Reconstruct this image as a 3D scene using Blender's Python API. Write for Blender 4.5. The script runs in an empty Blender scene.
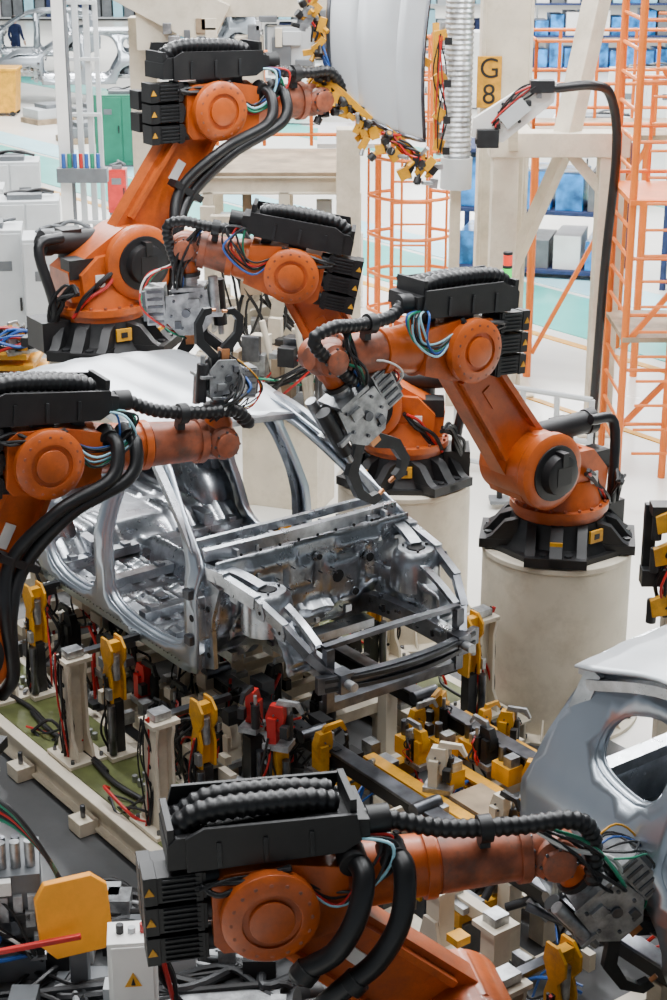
import bpy,bmesh,math,random
from mathutils import Vector as V, Matrix as M
from mathutils.geometry import delaunay_2d_cdt
R=random.Random(11)
rad=math.radians
# ------------------------------------------------------------------ materials
def mat(name,col,metal=0,rough=.5,var=.15,scale=6,bump=0,emit=0,coat=0,dirt=None,dirt_amt=.5,dp=(.48,.72)):
    m=bpy.data.materials.new(name);m.use_nodes=True
    nt=m.node_tree;N=nt.nodes;L=nt.links;p=N['Principled BSDF']
    p.inputs['Metallic'].default_value=metal;p.inputs['Roughness'].default_value=rough
    if coat:p.inputs['Coat Weight'].default_value=coat
    tc=N.new('ShaderNodeTexCoord');nz=N.new('ShaderNodeTexNoise');nz.inputs['Scale'].default_value=scale
    nz.inputs['Detail'].default_value=6
    L.new(tc.outputs['Object'],nz.inputs['Vector'])
    cr=N.new('ShaderNodeValToRGB')
    a=[max(0,c*(1-var)) for c in col];b=[min(1,c*(1+var)) for c in col]
    cr.color_ramp.elements[0].position=.35;cr.color_ramp.elements[1].position=.65
    cr.color_ramp.elements[0].color=(*a,1);cr.color_ramp.elements[1].color=(*b,1)
    L.new(nz.outputs['Fac'],cr.inputs['Fac'])
    out=cr.outputs['Color']
    if dirt:
        n2=N.new('ShaderNodeTexNoise');n2.inputs['Scale'].default_value=scale*.8;n2.inputs['Detail'].default_value=12
        n2.inputs['Roughness'].default_value=.78
        L.new(tc.outputs['Object'],n2.inputs['Vector'])
        r2=N.new('ShaderNodeValToRGB');r2.color_ramp.elements[0].position=dp[0];r2.color_ramp.elements[1].position=dp[1]
        r2.color_ramp.elements[1].color=(dirt_amt,dirt_amt,dirt_amt,1);r2.color_ramp.elements[0].color=(0,0,0,1)
        L.new(n2.outputs['Fac'],r2.inputs['Fac'])
        mx=N.new('ShaderNodeMix');mx.data_type='RGBA'
        L.new(r2.outputs['Color'],mx.inputs['Factor']);L.new(out,mx.inputs[6]);mx.inputs[7].default_value=(*dirt,1)
        out=mx.outputs[2]
        rr=N.new('ShaderNodeMapRange');rr.inputs['To Min'].default_value=rough*.8;rr.inputs['To Max'].default_value=min(1,rough*1.5)
        L.new(n2.outputs['Fac'],rr.inputs['Value']);L.new(rr.outputs['Result'],p.inputs['Roughness'])
    L.new(out,p.inputs['Base Color'])
    if bump:
        bp=N.new('ShaderNodeBump');bp.inputs['Strength'].default_value=bump;bp.inputs['Distance'].default_value=.01
        L.new(nz.outputs['Fac'],bp.inputs['Height']);L.new(bp.outputs['Normal'],p.inputs['Normal'])
    if emit:
        p.inputs['Emission Color'].default_value=(*col,1);p.inputs['Emission Strength'].default_value=emit
    return m
ORG=mat('robot_orange',(.52,.098,.010),0,.34,.14,3,coat=.1,dirt=(.13,.032,.012),dirt_amt=.8,dp=(.46,.74))
ORD=mat('orange_scuffed',(.30,.080,.036),0,.42,.4,9,dirt=(.10,.07,.055),dirt_amt=1)
BLK=mat('black_plastic',(.007,.007,.008),0,.42,.3,5,dirt=(.026,.025,.024),dirt_amt=.6)
RUB=mat('black_rubber',(.007,.007,.008),0,.38,.3,8)
DGR=mat('dark_casting',(.024,.025,.027),.3,.42,.3,8)
STL=mat('galvanised_steel',(.46,.48,.51),1,.25,.25,7,bump=.16,dirt=(.19,.20,.22),dirt_amt=.6)
STD=mat('dark_steel',(.14,.145,.16),.95,.32,.4,7)
ALU=mat('machined_aluminium',(.40,.41,.42),.75,.34,.35,12,dirt=(.12,.12,.12),dirt_amt=.7)
SIL=mat('bare_panel_silver',(.43,.475,.53),.9,.31,.06,2)
ROOF=mat('roof_panel_silver',(.55,.58,.61),.55,.40,.05,2)
HOOD=mat('held_panel_grey',(.56,.58,.60),.3,.36,.04,2)
BEI=mat('beige_paint',(.66,.59,.47),0,.48,.08,3,dirt=(.33,.27,.18),dirt_amt=.5)
WHT=mat('white_paint',(.80,.79,.76),0,.45,.06,3)
GRY=mat('grey_cabinet_paint',(.50,.52,.53),0,.5,.06,3)
DKG=mat('mid_grey_paint',(.13,.14,.15),0,.5,.2,4)
BRN=mat('worn_deck_brown',(.30,.22,.14),0,.6,.3,4)
YEL=mat('machine_yellow',(.70,.33,.008),0,.42,.14,6,dirt=(.22,.11,.02),dirt_amt=.75)
OYL=mat('guard_yellow_orange',(.88,.33,.006),0,.4,.08,4,dirt=(.5,.2,.02),dirt_amt=.4)
SOR=mat('safety_orange',(.74,.17,.014),0,.45,.08,4)
RED=mat('signal_red',(.48,.015,.012),0,.4,.15,6)
GRN=mat('machine_green',(.012,.17,.10),0,.5,.1,4)
GRC=mat('green_cable',(.01,.22,.12),0,.4,.1,4)
BLU=mat('cable_blue',(.02,.09,.34),0,.4,.1,4)
BLW=mat('blue_wrap',(.02,.22,.62),0,.28,.7,3,bump=.6)
CYA=mat('pale_cyan',(.35,.68,.80),0,.4,.1,3)
TEA=mat('teal_floor_paint',(.07,.46,.40),0,.35,.08,1)
LBL=mat('light_blue_floor_paint',(.38,.70,.78),0,.35,.06,1)
COP=mat('copper',(.55,.24,.11),1,.35,.3,8)
NAV=mat('navy_workwear',(.015,.028,.09),0,.8,.2,10)
SKN=mat('skin',(.70,.42,.30),0,.5,.05,10)
HAI=mat('dark_hair',(.03,.02,.015),0,.7,.2,20)
HOL=mat('painted_hole_shade',(.006,.006,.007),0,.8,.2,4)  # solid dark discs: the shade inside holes is put into their colour
PLG=mat('green_deck_plate',(.11,.125,.04),.2,.4,.35,4,bump=.2,dirt=(.05,.05,.03),dirt_amt=.8)
FLR=mat('epoxy_floor',(.78,.76,.70),0,.22,.05,.35,dirt=(.58,.55,.49),dirt_amt=.4)
FLD=mat('cell_floor_dark',(.06,.062,.065),0,.32,.3,.9,dirt=(.025,.025,.025),dirt_amt=.7)
WAL=mat('hall_wall',(.5,.52,.52),0,.7,.06,.4)
CEI=mat('unseen_ceiling_dark',(.09,.095,.10),0,.8,.1,.4)
GLO=mat('green_lamp',(.02,.8,.1),0,.3,0,1,emit=1.0)
RLO=mat('red_lamp',(.9,.05,.02),0,.3,0,1,emit=.6)
CABS=[BLK,BLK,BLK,BLK,BLK,RUB,RUB,RUB,BLU,RED,GRC,WHT,DGR,YEL]
# ------------------------------------------------------------------ mesh builder
def crs(pts,sub=6):
    P=[V(p) for p in pts]
    if len(P)<3 or sub<2:return P
    o=[]
    for i in range(len(P)-1):
        a=P[i-1] if i else P[0]*2-P[1];b=P[i];c=P[i+1];d=P[i+2] if i+2<len(P) else P[-1]*2-P[-2]
        for j in range(sub):
            t=j/sub
            o.append(.5*((2*b)+(c-a)*t+(2*a-5*b+4*c-d)*t*t+(3*b-a-3*c+d)*t**3))
    o.append(P[-1]);return o
def ortho(a):
    a=V(a).normalized();h=V((0,0,1)) if abs(a.z)<.9 else V((1,0,0))
    x=a.cross(h).normalized();return x,a.cross(x).normalized(),a
class B:
    def __init__(s,T=None):
        s.v=[];s.f=[];s.m=[];s.mats=[];s.T=T or M.Identity(4)
    def add(s,vs,fs,mt):
        if mt not in s.mats:s.mats.append(mt)
        k=s.mats.index(mt);o=len(s.v)
        s.v+=[s.T@V(p) for p in vs]
        s.f+=[[i+o for i in f] for f in fs];s.m+=[k]*len(fs)
    def box(s,c,sz,mt,ax=None):
        c=V(c);ax=ax or (V((1,0,0)),V((0,1,0)),V((0,0,1)))
        h=[V(ax[i])*sz[i]/2 for i in range(3)]
        vs=[c+h[0]*x+h[1]*y+h[2]*z for x in(-1,1) for y in(-1,1) for z in(-1,1)]
        s.add(vs,[(0,1,3,2),(4,6,7,5),(0,4,5,1),(2,3,7,6),(0,2,6,4),(1,5,7,3)],mt)
    def lathe(s,o,axis,prof,mt,n=24):
        o=V(o);x,y,a=ortho(axis);vs=[];fs=[]
        for t,r in prof:
            for i in range(n):
                w=2*math.pi*i/n;vs.append(o+a*t+(x*math.cos(w)+y*math.sin(w))*max(r,1e-4))
        for j in range(len(prof)-1):
            for i in range(n):
                k=(i+1)%n;fs.append((j*n+i,j*n+k,(j+1)*n+k,(j+1)*n+i))
        fs.append(tuple(range(n)));fs.append(tuple(range((len(prof)-1)*n,len(prof)*n)))
        s.add(vs,fs,mt)
    def cyl(s,p,q,r,mt,r2=None,n=20):
        p=V(p);q=V(q);s.lathe(p,q-p,[(0,r),((q-p).length,r if r2 is None else r2)],mt,n)
    def sweep(s,pts,sec,mt,up=(0,0,1),sub=6,cap=True):
        P=crs(pts,sub);up=V(up);vs=[];m=len(sec);fs=[]
        for i,p in enumerate(P):
            t=(P[min(i+1,len(P)-1)]-P[max(i-1,0)]).normalized()
            sd=t.cross(up)
            if sd.length<1e-3:sd=t.cross(V((1,0,.1)))
            sd.normalize();u=sd.cross(t)
            for a,b in sec:vs.append(p+sd*a+u*b)
        for j in range(len(P)-1):
            for i in range(m):
                k=(i+1)%m;fs.append((j*m+i,j*m+k,(j+1)*m+k,(j+1)*m+i))
        if cap:fs+= [tuple(range(m)),tuple(range((len(P)-1)*m,len(P)*m))]
        s.add(vs,fs,mt)
    def bar(s,pts,w,h,mt,up=(0,0,1),sub=6):
        s.sweep(pts,[(-w/2,-h/2),(w/2,-h/2),(w/2,h/2),(-w/2,h/2)],mt,up,sub)
    def beam(s,p,q,w,h,mt,up=(0,0,1)):s.bar([p,q],w,h,mt,up,1)
    def ibeam(s,p,q,w,h,mt,t=.02,up=(0,0,1)):
        a=w/2;b=h/2
        s.sweep([p,q],[(-a,-b),(a,-b),(a,-b+t),(t/2,-b+t),(t/2,b-t),(a,b-t),(a,b),(-a,b),(-a,b-t),(-t/2,b-t),(-t/2,-b+t),(-a,-b+t)],mt,up,1)
    def tube(s,pts,r,mt,n=8,sub=6,rib=0):
        P=crs(pts,sub);rr=[r]*len(P)
        if rib:
            Q=[P[0]];acc=0
            for i in range(1,len(P)):
                seg=P[i]-P[i-1];Ls=seg.length
                if Ls<1e-6:continue
                d=rib-acc
                while d<=Ls:
                    Q.append(P[i-1]+seg*(d/Ls));d+=rib
                acc=(acc+Ls)%rib
            P=Q;rr=[r if (i//2)%2 else r*.86 for i in range(len(P))]
        if len(P)<2:return
        t=(P[1]-P[0]).normalized();x,y,_=ortho(t);vs=[];fs=[]
        for i,p in enumerate(P):
            t=(P[min(i+1,len(P)-1)]-P[max(i-1,0)])
            if t.length<1e-6:t=V((0,0,1))
            t.normalize();x=(x-t*x.dot(t));x.normalize();y=t.cross(x)
            for k in range(n):
                w=2*math.pi*k/n;vs.append(p+(x*math.cos(w)+y*math.sin(w))*rr[i])
        for j in range(len(P)-1):
            for i in range(n):
                k=(i+1)%n;fs.append((j*n+i,j*n+k,(j+1)*n+k,(j+1)*n+i))
        fs+=[tuple(range(n)),tuple(range((len(P)-1)*n,len(P)*n))]
        s.add(vs,fs,mt)
    def ext(s,poly,o,ux,uy,depth,mt):
        o=V(o);ux=V(ux);uy=V(uy);nn=ux.cross(uy).normalized()*depth;n=len(poly)
        vs=[o+ux*a+uy*b-nn/2 for a,b in poly]+[o+ux*a+uy*b+nn/2 for a,b in poly]
        fs=[tuple(range(n)),tuple(range(n,2*n))]+[(i,(i+1)%n,n+(i+1)%n,n+i) for i in range(n)]
        s.add(vs,fs,mt)
    def sheet(s,rows,mt):
        n=len(rows[0]);vs=[p for r in rows for p in r];fs=[]
        for j in range(len(rows)-1):
            for i in range(n-1):fs.append((j*n+i,j*n+i+1,(j+1)*n+i+1,(j+1)*n+i))
        s.add(vs,fs,mt)
    def bolts(s,o,axis,rr,n,r,mt,h=.015):
        x,y,a=ortho(axis)
        for i in range(n):
            w=2*math.pi*i/n;p=V(o)+(x*math.cos(w)+y*math.sin(w))*rr
            s.cyl(p,p+a*h,r,mt,n=6)
    def cables(s,p,q,n,spread=.06,sag=.15,r=.008,mats=None,bulge=None):
        p=V(p);q=V(q)
        for i in range(n):
            j=lambda k=1:V((R.uniform(-1,1),R.uniform(-1,1),R.uniform(-1,1)))*spread*k
            bl=V(bulge) if bulge else V((0,0,0))
            s.tube([p+j(.4),p*.7+q*.3+j()+bl*.8+V((0,0,-sag*.8)),p*.35+q*.65+j()+bl+V((0,0,-sag)),q+j(.4)],r*R.uniform(.7,1.3),R.choice(mats or CABS),6,5)
def capsule(p0,r0,p1,r1,n=10):
    d=V((p1[0]-p0[0],p1[1]-p0[1]));an=math.atan2(d.y,d.x);o=[]
    for i in range(n+1):
        w=an-math.pi/2+math.pi*i/n;o.append((p1[0]+math.cos(w)*r1,p1[1]+math.sin(w)*r1))
    for i in range(n+1):
        w=an+math.pi/2+math.pi*i/n;o.append((p0[0]+math.cos(w)*r0,p0[1]+math.sin(w)*r0))
    return o
def fin(b,name,mw=None,parent=None,bevel=.006,solid=0,ang=38):
    me=bpy.data.meshes.new(name);me.from_pydata([tuple(v) for v in b.v],[],b.f)
    for m in b.mats:me.materials.append(m)
    me.polygons.foreach_set('material_index',b.m)
    bm=bmesh.new();bm.from_mesh(me);bmesh.ops.recalc_face_normals(bm,faces=bm.faces);bm.to_mesh(me);bm.free()
    me.shade_smooth();me.set_sharp_from_angle(angle=rad(ang));me.update()
    o=bpy.data.objects.new(name,me);bpy.context.scene.collection.objects.link(o)
    if parent:o.parent=parent
    if mw is not None:
        if parent:o.matrix_local=mw
        else:o.matrix_world=mw
    if solid:
        md=o.modifiers.new('solid','SOLIDIFY');md.thickness=solid;md.offset=0
    if bevel:
        md=o.modifiers.new('bevel','BEVEL');md.width=bevel;md.segments=2;md.limit_method='ANGLE';md.angle_limit=rad(50)
    return o
def empty(name,mw=None):
    o=bpy.data.objects.new(name,None);bpy.context.scene.collection.objects.link(o);o.empty_display_size=.2
    if mw is not None:o.matrix_world=mw
    return o
def TR(x,y,z=0,yaw=0):return M.Translation((x,y,z))@M.Rotation(rad(yaw),4,'Z')
I4=M.Identity(4)
LINE=TR(.47,9.63,0,-53.5)
def L(x,y,z=0,yaw=0):return LINE@TR(x,y,z,yaw)
# ------------------------------------------------------------------ camera + light
cd=bpy.data.cameras.new('camera');cam=bpy.data.objects.new('camera',cd);bpy.context.scene.collection.objects.link(cam)
cd.sensor_fit='VERTICAL';cd.sensor_height=24;cd.lens=40.8;cam.location=(0,0,5.9);cam.rotation_euler=(rad(70),0,0)
cd.clip_end=400;cd.dof.use_dof=True;cd.dof.focus_distance=11.8;cd.dof.aperture_fstop=5.0
bpy.context.scene.camera=cam
w=bpy.data.worlds.new('hall_ambient');bpy.context.scene.world=w;w.use_nodes=True
w.node_tree.nodes['Background'].inputs[0].default_value=(.78,.89,1,1);w.node_tree.nodes['Background'].inputs[1].default_value=.42
def area(name,loc,sx,sy,e,yaw=0,rot=None,col=(.97,.985,1)):
    d=bpy.data.lights.new(name,'AREA');d.shape='RECTANGLE';d.size=sx;d.size_y=sy;d.energy=e;d.color=col
    o=bpy.data.objects.new(name,d);o.location=loc;o.rotation_euler=rot or (0,0,rad(yaw));bpy.context.scene.collection.objects.link(o)
for i,(x,y,e) in enumerate([(-4.5,7,520),(-.5,9.5,700),(3.5,12,850),(-4,14.5,850),(1,17.5,1100),(6,21,2300),(-5,25,2700),(4,32,3300),(-6,42,4400),(7,52,4800),(-8,66,5000),(6,80,5000)]):
    area('ceiling_light_%d'%(i+1),(x,y,10.4),.5,9,e,yaw=36.5)
b=B();b.box((0,60,11.1),(90,150,.2),CEI)  # unseen ceiling, added dark to block sky light and sharpen metal reflections
for i in range(20):b.ibeam((-45,-10+i*7,10.85),(45,-10+i*7,10.85),.25,.3,GRY)
fin(b,'unseen_ceiling',bevel=0)
# ------------------------------------------------------------------ floor + walls
b=B();b.box((0,60,-.1),(90,150,.2),FLR);fin(b,'floor',bevel=0)
b=B();b.box((0,0,.004),(16,5.4,.008),FLD);fin(b,'cell_floor_panel',L(-.5,-.6),bevel=0)
b=B();b.box((0,0,.006),(90,1.7,.012),TEA);b.box((0,1.45,.006),(90,.9,.012),LBL);b.box((0,-1.2,.006),(90,.14,.012),YEL);b.box((0,-3.4,.006),(90,.10,.012),YEL);b.box((0,8,.006),(90,1.2,.012),TEA);fin(b,'aisle_floor_marking',L(-20,11),bevel=0)
b=B();b.box((0,0,5),(90,.3,10),WAL)
for i in range(18):b.box((-42+i*5,-.2,5),(.3,.3,10),GRY)
fin(b,'wall_back',TR(0,112),bevel=0)
# ------------------------------------------------------------------ robots
def weldgun(q,o,t,m,s=1,flip=1):
    y=t.cross(m).normalized();y=y*flip;F=(t,y,m)
    def p(a,b_,c):return o+(t*a+y*b_+m*c)*s
    q.lathe(p(0,0,0),t,[(0,.09*s),(.03*s,.09*s),(.03*s,.07*s),(.08*s,.07*s)],ALU,20)
    q.box(p(.09,0,0),(.03*s,.26*s,.26*s),ALU,F);q.bolts(p(.1,0,0),t,.1*s,8,.01*s,DGR)
    q.box(p(.24,0,.02),(.26*s,.16*s,.2*s),STD,F)
    for d in(-1,1):
        q.ext([(x*s,z*s) for x,z in [(.1,-.15),(.36,-.17),(.46,-.08),(.46,.1),(.34,.2),(.14,.18)]],p(0,d*.1,0),t,m,.018*s,ALU)
        for a,c in [(.15,-.1),(.3,-.12),(.4,-.04),(.4,.07),(.3,.15),(.18,.12),(.24,0)]:
            q.cyl(p(a,d*.1,c),p(a,d*.125,c),.012*s,STD,n=8)
        q.cyl(p(.28,d*.1,.03),p(.28,d*.13,.03),.035*s,STD,n=14);q.box(p(.2,d*.12,-.04),(.07*s,.03*s,.09*s),ALU,F);q.box(p(.37,d*.12,.1),(.06*s,.03*s,.05*s),STD,F)
    q.box(p(.22,0,.27),(.3*s,.2*s,.15*s),ALU,F);q.box(p(.22,0,.36),(.24*s,.16*s,.03*s),DKG,F)
    for i in range(5):
        for d in(-1,1):q.box(p(.1+i*.06,d*.105,.27),(.02*s,.012*s,.12*s),STD,F)
    q.cyl(p(.05,.05,-.22),p(.42,.05,-.22),.055*s,DGR,n=16);q.cyl(p(.42,.05,-.22),p(.5,.05,-.22),.025*s,ALU,n=12)
    q.cyl(p(.0,-.08,-.2),p(.3,-.08,-.2),.04*s,ALU,n=16);q.box(p(.3,.0,-.2),(.03*s,.26*s,.12*s),ALU,F)
    q.ext([(x*s,z*s) for x,z in [(.4,.03),(.52,.09),(.68,.2),(.86,.2),(.94,.1),(.93,.03),(.88,.03),(.87,.09),(.82,.13),(.7,.12),(.58,.0),(.42,-.06)]],p(0,0,0),t,m,.055*s,DGR)
    q.ext([(x*s,z*s) for x,z in [(.34,-.1),(.46,-.12),(.6,-.28),(.8,-.3),(.94,-.22),(.95,-.14),(.89,-.14),(.87,-.2),(.78,-.23),(.64,-.2),(.5,-.05),(.4,-.02)]],p(0,0,0),t,m,.055*s,DGR)
    q.cyl(p(.905,0,.04),p(.905,0,-.02),.016*s,COP,n=10);q.cyl(p(.92,0,-.15),p(.92,0,-.09),.016*s,COP,n=10)
    q.box(p(.5,.0,.02),(.1*s,.1*s,.08*s),COP,F)
    for i in range(8):
        q.tube([p(-.08,R.uniform(-.1,.1),.12),p(.0,R.uniform(-.18,.18),.30+R.uniform(-.05,.06)),p(.2,R.uniform(-.16,.16),.38),p(.4,R.uniform(-.12,.12),.2),p(.5,R.uniform(-.08,.08),.05)],.008*s,R.choice(CABS),6,5)
def robot(name,loc,yaw,a,bb,L1=1.2,L2=1.15,k=1.,side=1,off=.3,hs=.68,c=-60,gun=1.,gflip=1,loop=1,boxn=.32,ped=None,cb=True,mroll=1):
    q=B(M.Diagonal((k,k*side,k,1)))
    X=V((1,0,0));Y=V((0,1,0));Z=V((0,0,1))
    a=rad(a);bb=rad(bb);S=V((off,0,hs));dA=V((math.cos(a),0,math.sin(a)));E=S+L1*dA
    g=V((math.cos(bb),0,math.sin(bb)));n=V((-math.sin(bb),0,math.cos(bb)));W=E+g*L2;F=(g,Y,n)
    nA=V((-dA.z,0,dA.x))
    def e(u,v,w_):return E+g*u+Y*v+n*w_
    oc=[(.46,.2),(.2,.46),(-.2,.46),(-.46,.2),(-.46,-.2),(-.2,-.46),(.2,-.46),(.46,-.2)]
    q.ext(oc,(0,0,.02),X,Y,.04,BLK)
    q.lathe((0,0,.04),Z,[(0,.42),(.05,.39),(.12,.36),(.21,.34)],BLK,28)
    for i in range(4):
        w_=rad(45+90*i);d=V((math.cos(w_),math.sin(w_),0));t=V((-d.y,d.x,0))
        q.ext([(.28,.0),(.56,.0),(.56,.05),(.50,.10),(.42,.2),(.28,.25)],(0,0,.02),d,Z,.09,BLK)
        for s_ in(-1,1):
            q.ext([(.28,.0),(.54,.0),(.54,.05),(.47,.09),(.38,.2),(.28,.23)],t*s_*.18+Z*.02,d,Z,.07,BLK);q.cyl(d*.50+t*s_*.09+Z*.05,d*.50+t*s_*.09+Z*.10,.03,DGR,n=6)
        q.box(d*.41+Z*.05,(.30,.44,.07),BLK,(d,t,Z))
    q.box((.0,.39,.17),(.12,.02,.09),YEL);q.box((-.0,.402,.17),(.05,.004,.04),BLK);q.box((.33,.33,.14),(.09,.02,.07),YEL,(V((.7,-.7,0)),V((.7,.7,0)),Z))
    q.box((-.42,0,.16),(.22,.3,.22),BLK);q.cables((-.48,.1,.2),(-.3,.3,.5),5,.05,-.1,.016,[BLK,RUB,BLK])
    q.lathe((0,0,.25),Z,[(0,.33),(.05,.33),(.05,.36),(.1,.36),(.1,.31),(.2,.28),(.28,.25)],ORG,32)
    q.bolts((0,0,.35),Z,.335,20,.013,ORD,.018)
    x=off
    q.ext([(-.30,.40),(.18,.38),(x+.16,hs-.22),(x+.25,hs-.02),(x+.2,hs+.15),(x+.06,hs+.25),(x-.1,hs+.24),(x-.3,hs+.12),(-.32,.62)],(0,0,0),X,Z,.34,ORG)
    q.ext([(-.22,.40),(.12,.38),(x+.02,hs-.2),(x+.04,hs+.1),(-.1,hs+.06),(-.24,.6)],(0,0,0),X,Z,.46,ORG)
    q.lathe(S-Y*.24,Y,[(0,.2),(.04,.25),(.44,.25),(.47,.275),(.53,.275),(.55,.25),(.56,.2)],ORG,36)
    q.bolts(S+Y*.29,Y,.25,18,.012,ORG,.014)
    q.lathe(S+Y*.3,Y,[(0,.205),(.03,.20),(.035,.15),(.10,.14),(.11,.11)],BLK,28)
    q.box(S+Y*.40,(.13,.03,.13),BLK);q.box(S+Y*.37+Z*.12,(.05,.1,.1),BLK)
    q.cyl((-.16,-.16,.5),(-.16,-.16,.80),.085,BLK);q.box((-.16,-.16,.84),(.15,.15,.08),BLK);q.box((-.2,.1,.64),(.22,.16,.14),BLK)
    q.box((-.1,.24,.55),(.07,.012,.09),WHT);q.box((.06,.24,.48),(.05,.012,.04),YEL)
    q.cables((-.3,.2,.3),(.0,.28,.62),4,.04,-.04,.014,[BLK,RUB,BLK,RED])
    if cb:
        p0=S+Z*.05-Y*.16+nA*.1;p1=V((-.38,-.1,hs+.14))
        q.cyl(p1,p0,.085,BLK);q.lathe(p1,(p0-p1),[(-.05,.06),(-.02,.095),(.05,.095)],BLK,20)
        q.tube([p1+V((.1,.1,.05)),p1+V((-.1,.14,.0)),V((-.42,.12,.4)),V((-.42,.1,.2))],.04,RUB,10,6)
    q.ext(capsule((S.x,S.z),.225,(E.x,E.z),.175),(0,0,0),X,Z,.16,ORG)
    m0=S+dA*.25;m1=E-dA*.2
    for r_ in(1,-1):
        q.beam(m0+nA*r_*.165+Y*0,m1+nA*r_*.135,.27,.035,ORG,up=nA)
    q.lathe(S+Y*.0,Y,[(-.15,.2),(.15,.2)],ORG,30)
    q.box(m0*.4+m1*.6+Y*.085,(.16,.01,.07),WHT if L1>1.22 else ORG,(dA,Y,nA))
    q.lathe(E-Y*.24,Y,[(0,.15),(.03,.2),(.44,.2),(.45,.215),(.50,.215),(.52,.19),(.53,.14),(.53,.13),(.515,.13)],ORG,36)
    q.bolts(E+Y*.27,Y,.175,16,.011,ORD,.014);q.lathe(E+Y*.275,Y,[(0,.10),(.02,.1),(.03,.07)],ORG,24)
    q.ext([(-.24,-.15),(-.2,-.2),(.1,-.21),(.36,-.15),(.36,.15),(.1,.2),(-.18,.19),(-.24,.14)],E,g,n,.36,ORG)
    q.lathe(E+g*.3,g,[(0,.18),(.05,.185),(.06,.165),(.14,.155),(L2*.55-.3,.14),(L2*.55-.3,.158),(L2*.55-.25,.158),(L2*.55-.25,.135),(L2-.44,.125)],ORG,32)
    q.lathe(W-g*.16,g,[(0,.125),(.0,.145),(.05,.145),(.06,.12)],ORD,28)
    q.lathe(E+g*(L2*.6),g,[(0,.142),(L2*.4-.16,.128)],ORD,28)
    q.bolts(W-g*.11,g,.13,12,.01,STD,.01)
    q.lathe(W-g*.12,g,[(0,.12),(.1,.125),(.18,.11),(.23,.07)],ORD,24)
    q.lathe(W-Y*.15,Y,[(0,.07),(.02,.105),(.27,.105),(.29,.08)],ORD,24);q.lathe(W+Y*.14,Y,[(0,.08),(.03,.08),(.04,.06)],ORD,20)
    q.bolts(W+Y*.15,Y,.085,8,.009,STD,.012)
    cc=bb+rad(c);t=V((math.cos(cc),0,math.sin(cc)));m=V((-math.sin(cc),0,math.cos(cc)))*mroll
    q.lathe(W,t,[(0,.1),(.12,.095),(.15,.08),(.2,.08)],ORG,24);q.lathe(W+t*.2,t,[(0,.1),(.03,.1)],DGR,24)
    for i,(v,w_) in enumerate([(.1,.15),(.1,0),(.1,-.15),(-.1,.08),(-.1,-.08)]):
        q.cyl(e(-.2,v,w_),e(-.28,v,w_),.06,DGR,n=16)
        q.box(e(-.37,v,w_),(.22,.14,.125),BLK,F);q.box(e(-.50,v,w_),(.06,.15,.135),BLK,F);q.box(e(-.29,v,w_+.0),(.03,.155,.14),BLK,F)
        for j in range(5):q.box(e(-.37,v+.075,w_-.05+j*.025),(.16,.012,.008),DGR,F)
        if v>0:q.ext([(-.022,-.018),(.022,-.018),(0,.022)],e(-.505,v+.078,w_),g,n,.004,YEL)
    q.cables(e(-.3,.18,.15),e(.1,.22,.2),4,.04,.02,.012,[BLK,RUB,BLK])
    q.ext([(-.42,-.08),(.30,-.08),(.46,-.03),(.46,.05),(.3,.07),(-.38,.07),(-.42,.03)],e(0,.02,boxn),g,n,.30,BLK)
    q.ext([(-.34,-.1),(.34,-.1),(.42,-.05),(.40,.08),(-.26,.10),(-.34,.06)],e(0,.175,boxn+.01),g,n,.02,BLK)
    q.ext([(-.40,-.0),(.34,-.0),(.40,.12),(-.36,.15)],e(0,-.13,boxn+.01),g,n,.02,BLK)
    for j in range(3):q.box(e(-.2+.2*j,.19,boxn-.02),(.02,.01,.12),DGR,F)
    q.box(e(.39,.02,boxn+.08),(.03,.28,.14),BLK,F);q.box(e(-.40,.02,boxn+.05),(.03,.28,.12),BLK,F)
    q.box(e(.0,.06,.22),(.14,.12,.14),DGR,F);q.box(e(.25,-.04,.2),(.08,.2,.14),DGR,F)
    q.tube([e(-.38,.08,boxn+.04),e(-.32,.08,boxn+.11),e(-.2,.08,boxn+.14),e(.0,.07,boxn+.135),e(.2,.06,boxn+.12),e(.34,.05,boxn+.08)],.055,RUB,12,8,.011)
    q.tube([e(-.36,-.06,boxn+.04),e(-.2,-.06,boxn+.12),e(.1,-.06,boxn+.12),e(.34,-.05,boxn+.09)],.05,RUB,12,8,.011)
    W2=W+t*.1
    q.tube([e(.36,.08,boxn),e(.5,.09,boxn+.01),e(L2*.6,.12,boxn-.07),e(L2*.85,.13,.22),e(L2+.05,.14,.22),e(L2+.16,.12,.12),W2+t*.12+Y*.12+m*.05],.045,RUB,12,8,.010)
    q.lathe(e(.46,.09,boxn),g,[(0,.065),(.1,.065)],BLK,16)
    q.lathe(e(L2*.72,.12,boxn-.1),g,[(0,.065),(.06,.065)],BLK,16);q.box(e(L2*.75,.08,.18),(.05,.06,.14),DGR,F)
    if loop==1:
        for j in range(2):
            o=.12*j
            q.tube([e(.40+o,.14,.13),e(.43+o,.24,.08),e(.36+o,.32,-.10),E*.8+S*.2+Y*.30+nA*(-.10-o*.6)+g*.06,(E+S)/2+Y*.22+nA*(-.03-o*.8),S*.75+E*.25+Y*.30-nA*(.10+o*.3),S+Y*.3-nA*.3-dA*.02,S+Y*.2-nA*.34-dA*.2],.042,RUB,14,9)
            q.lathe(e(.40+o,.10,.14),(Y-n*.3),[(0,.058),(.09,.058)],BLK,16)
        pm=(E+S)/2;q.box(pm+Y*.2-nA*.08,(.05,.12,.26),BLK,(dA,Y,nA))
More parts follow.
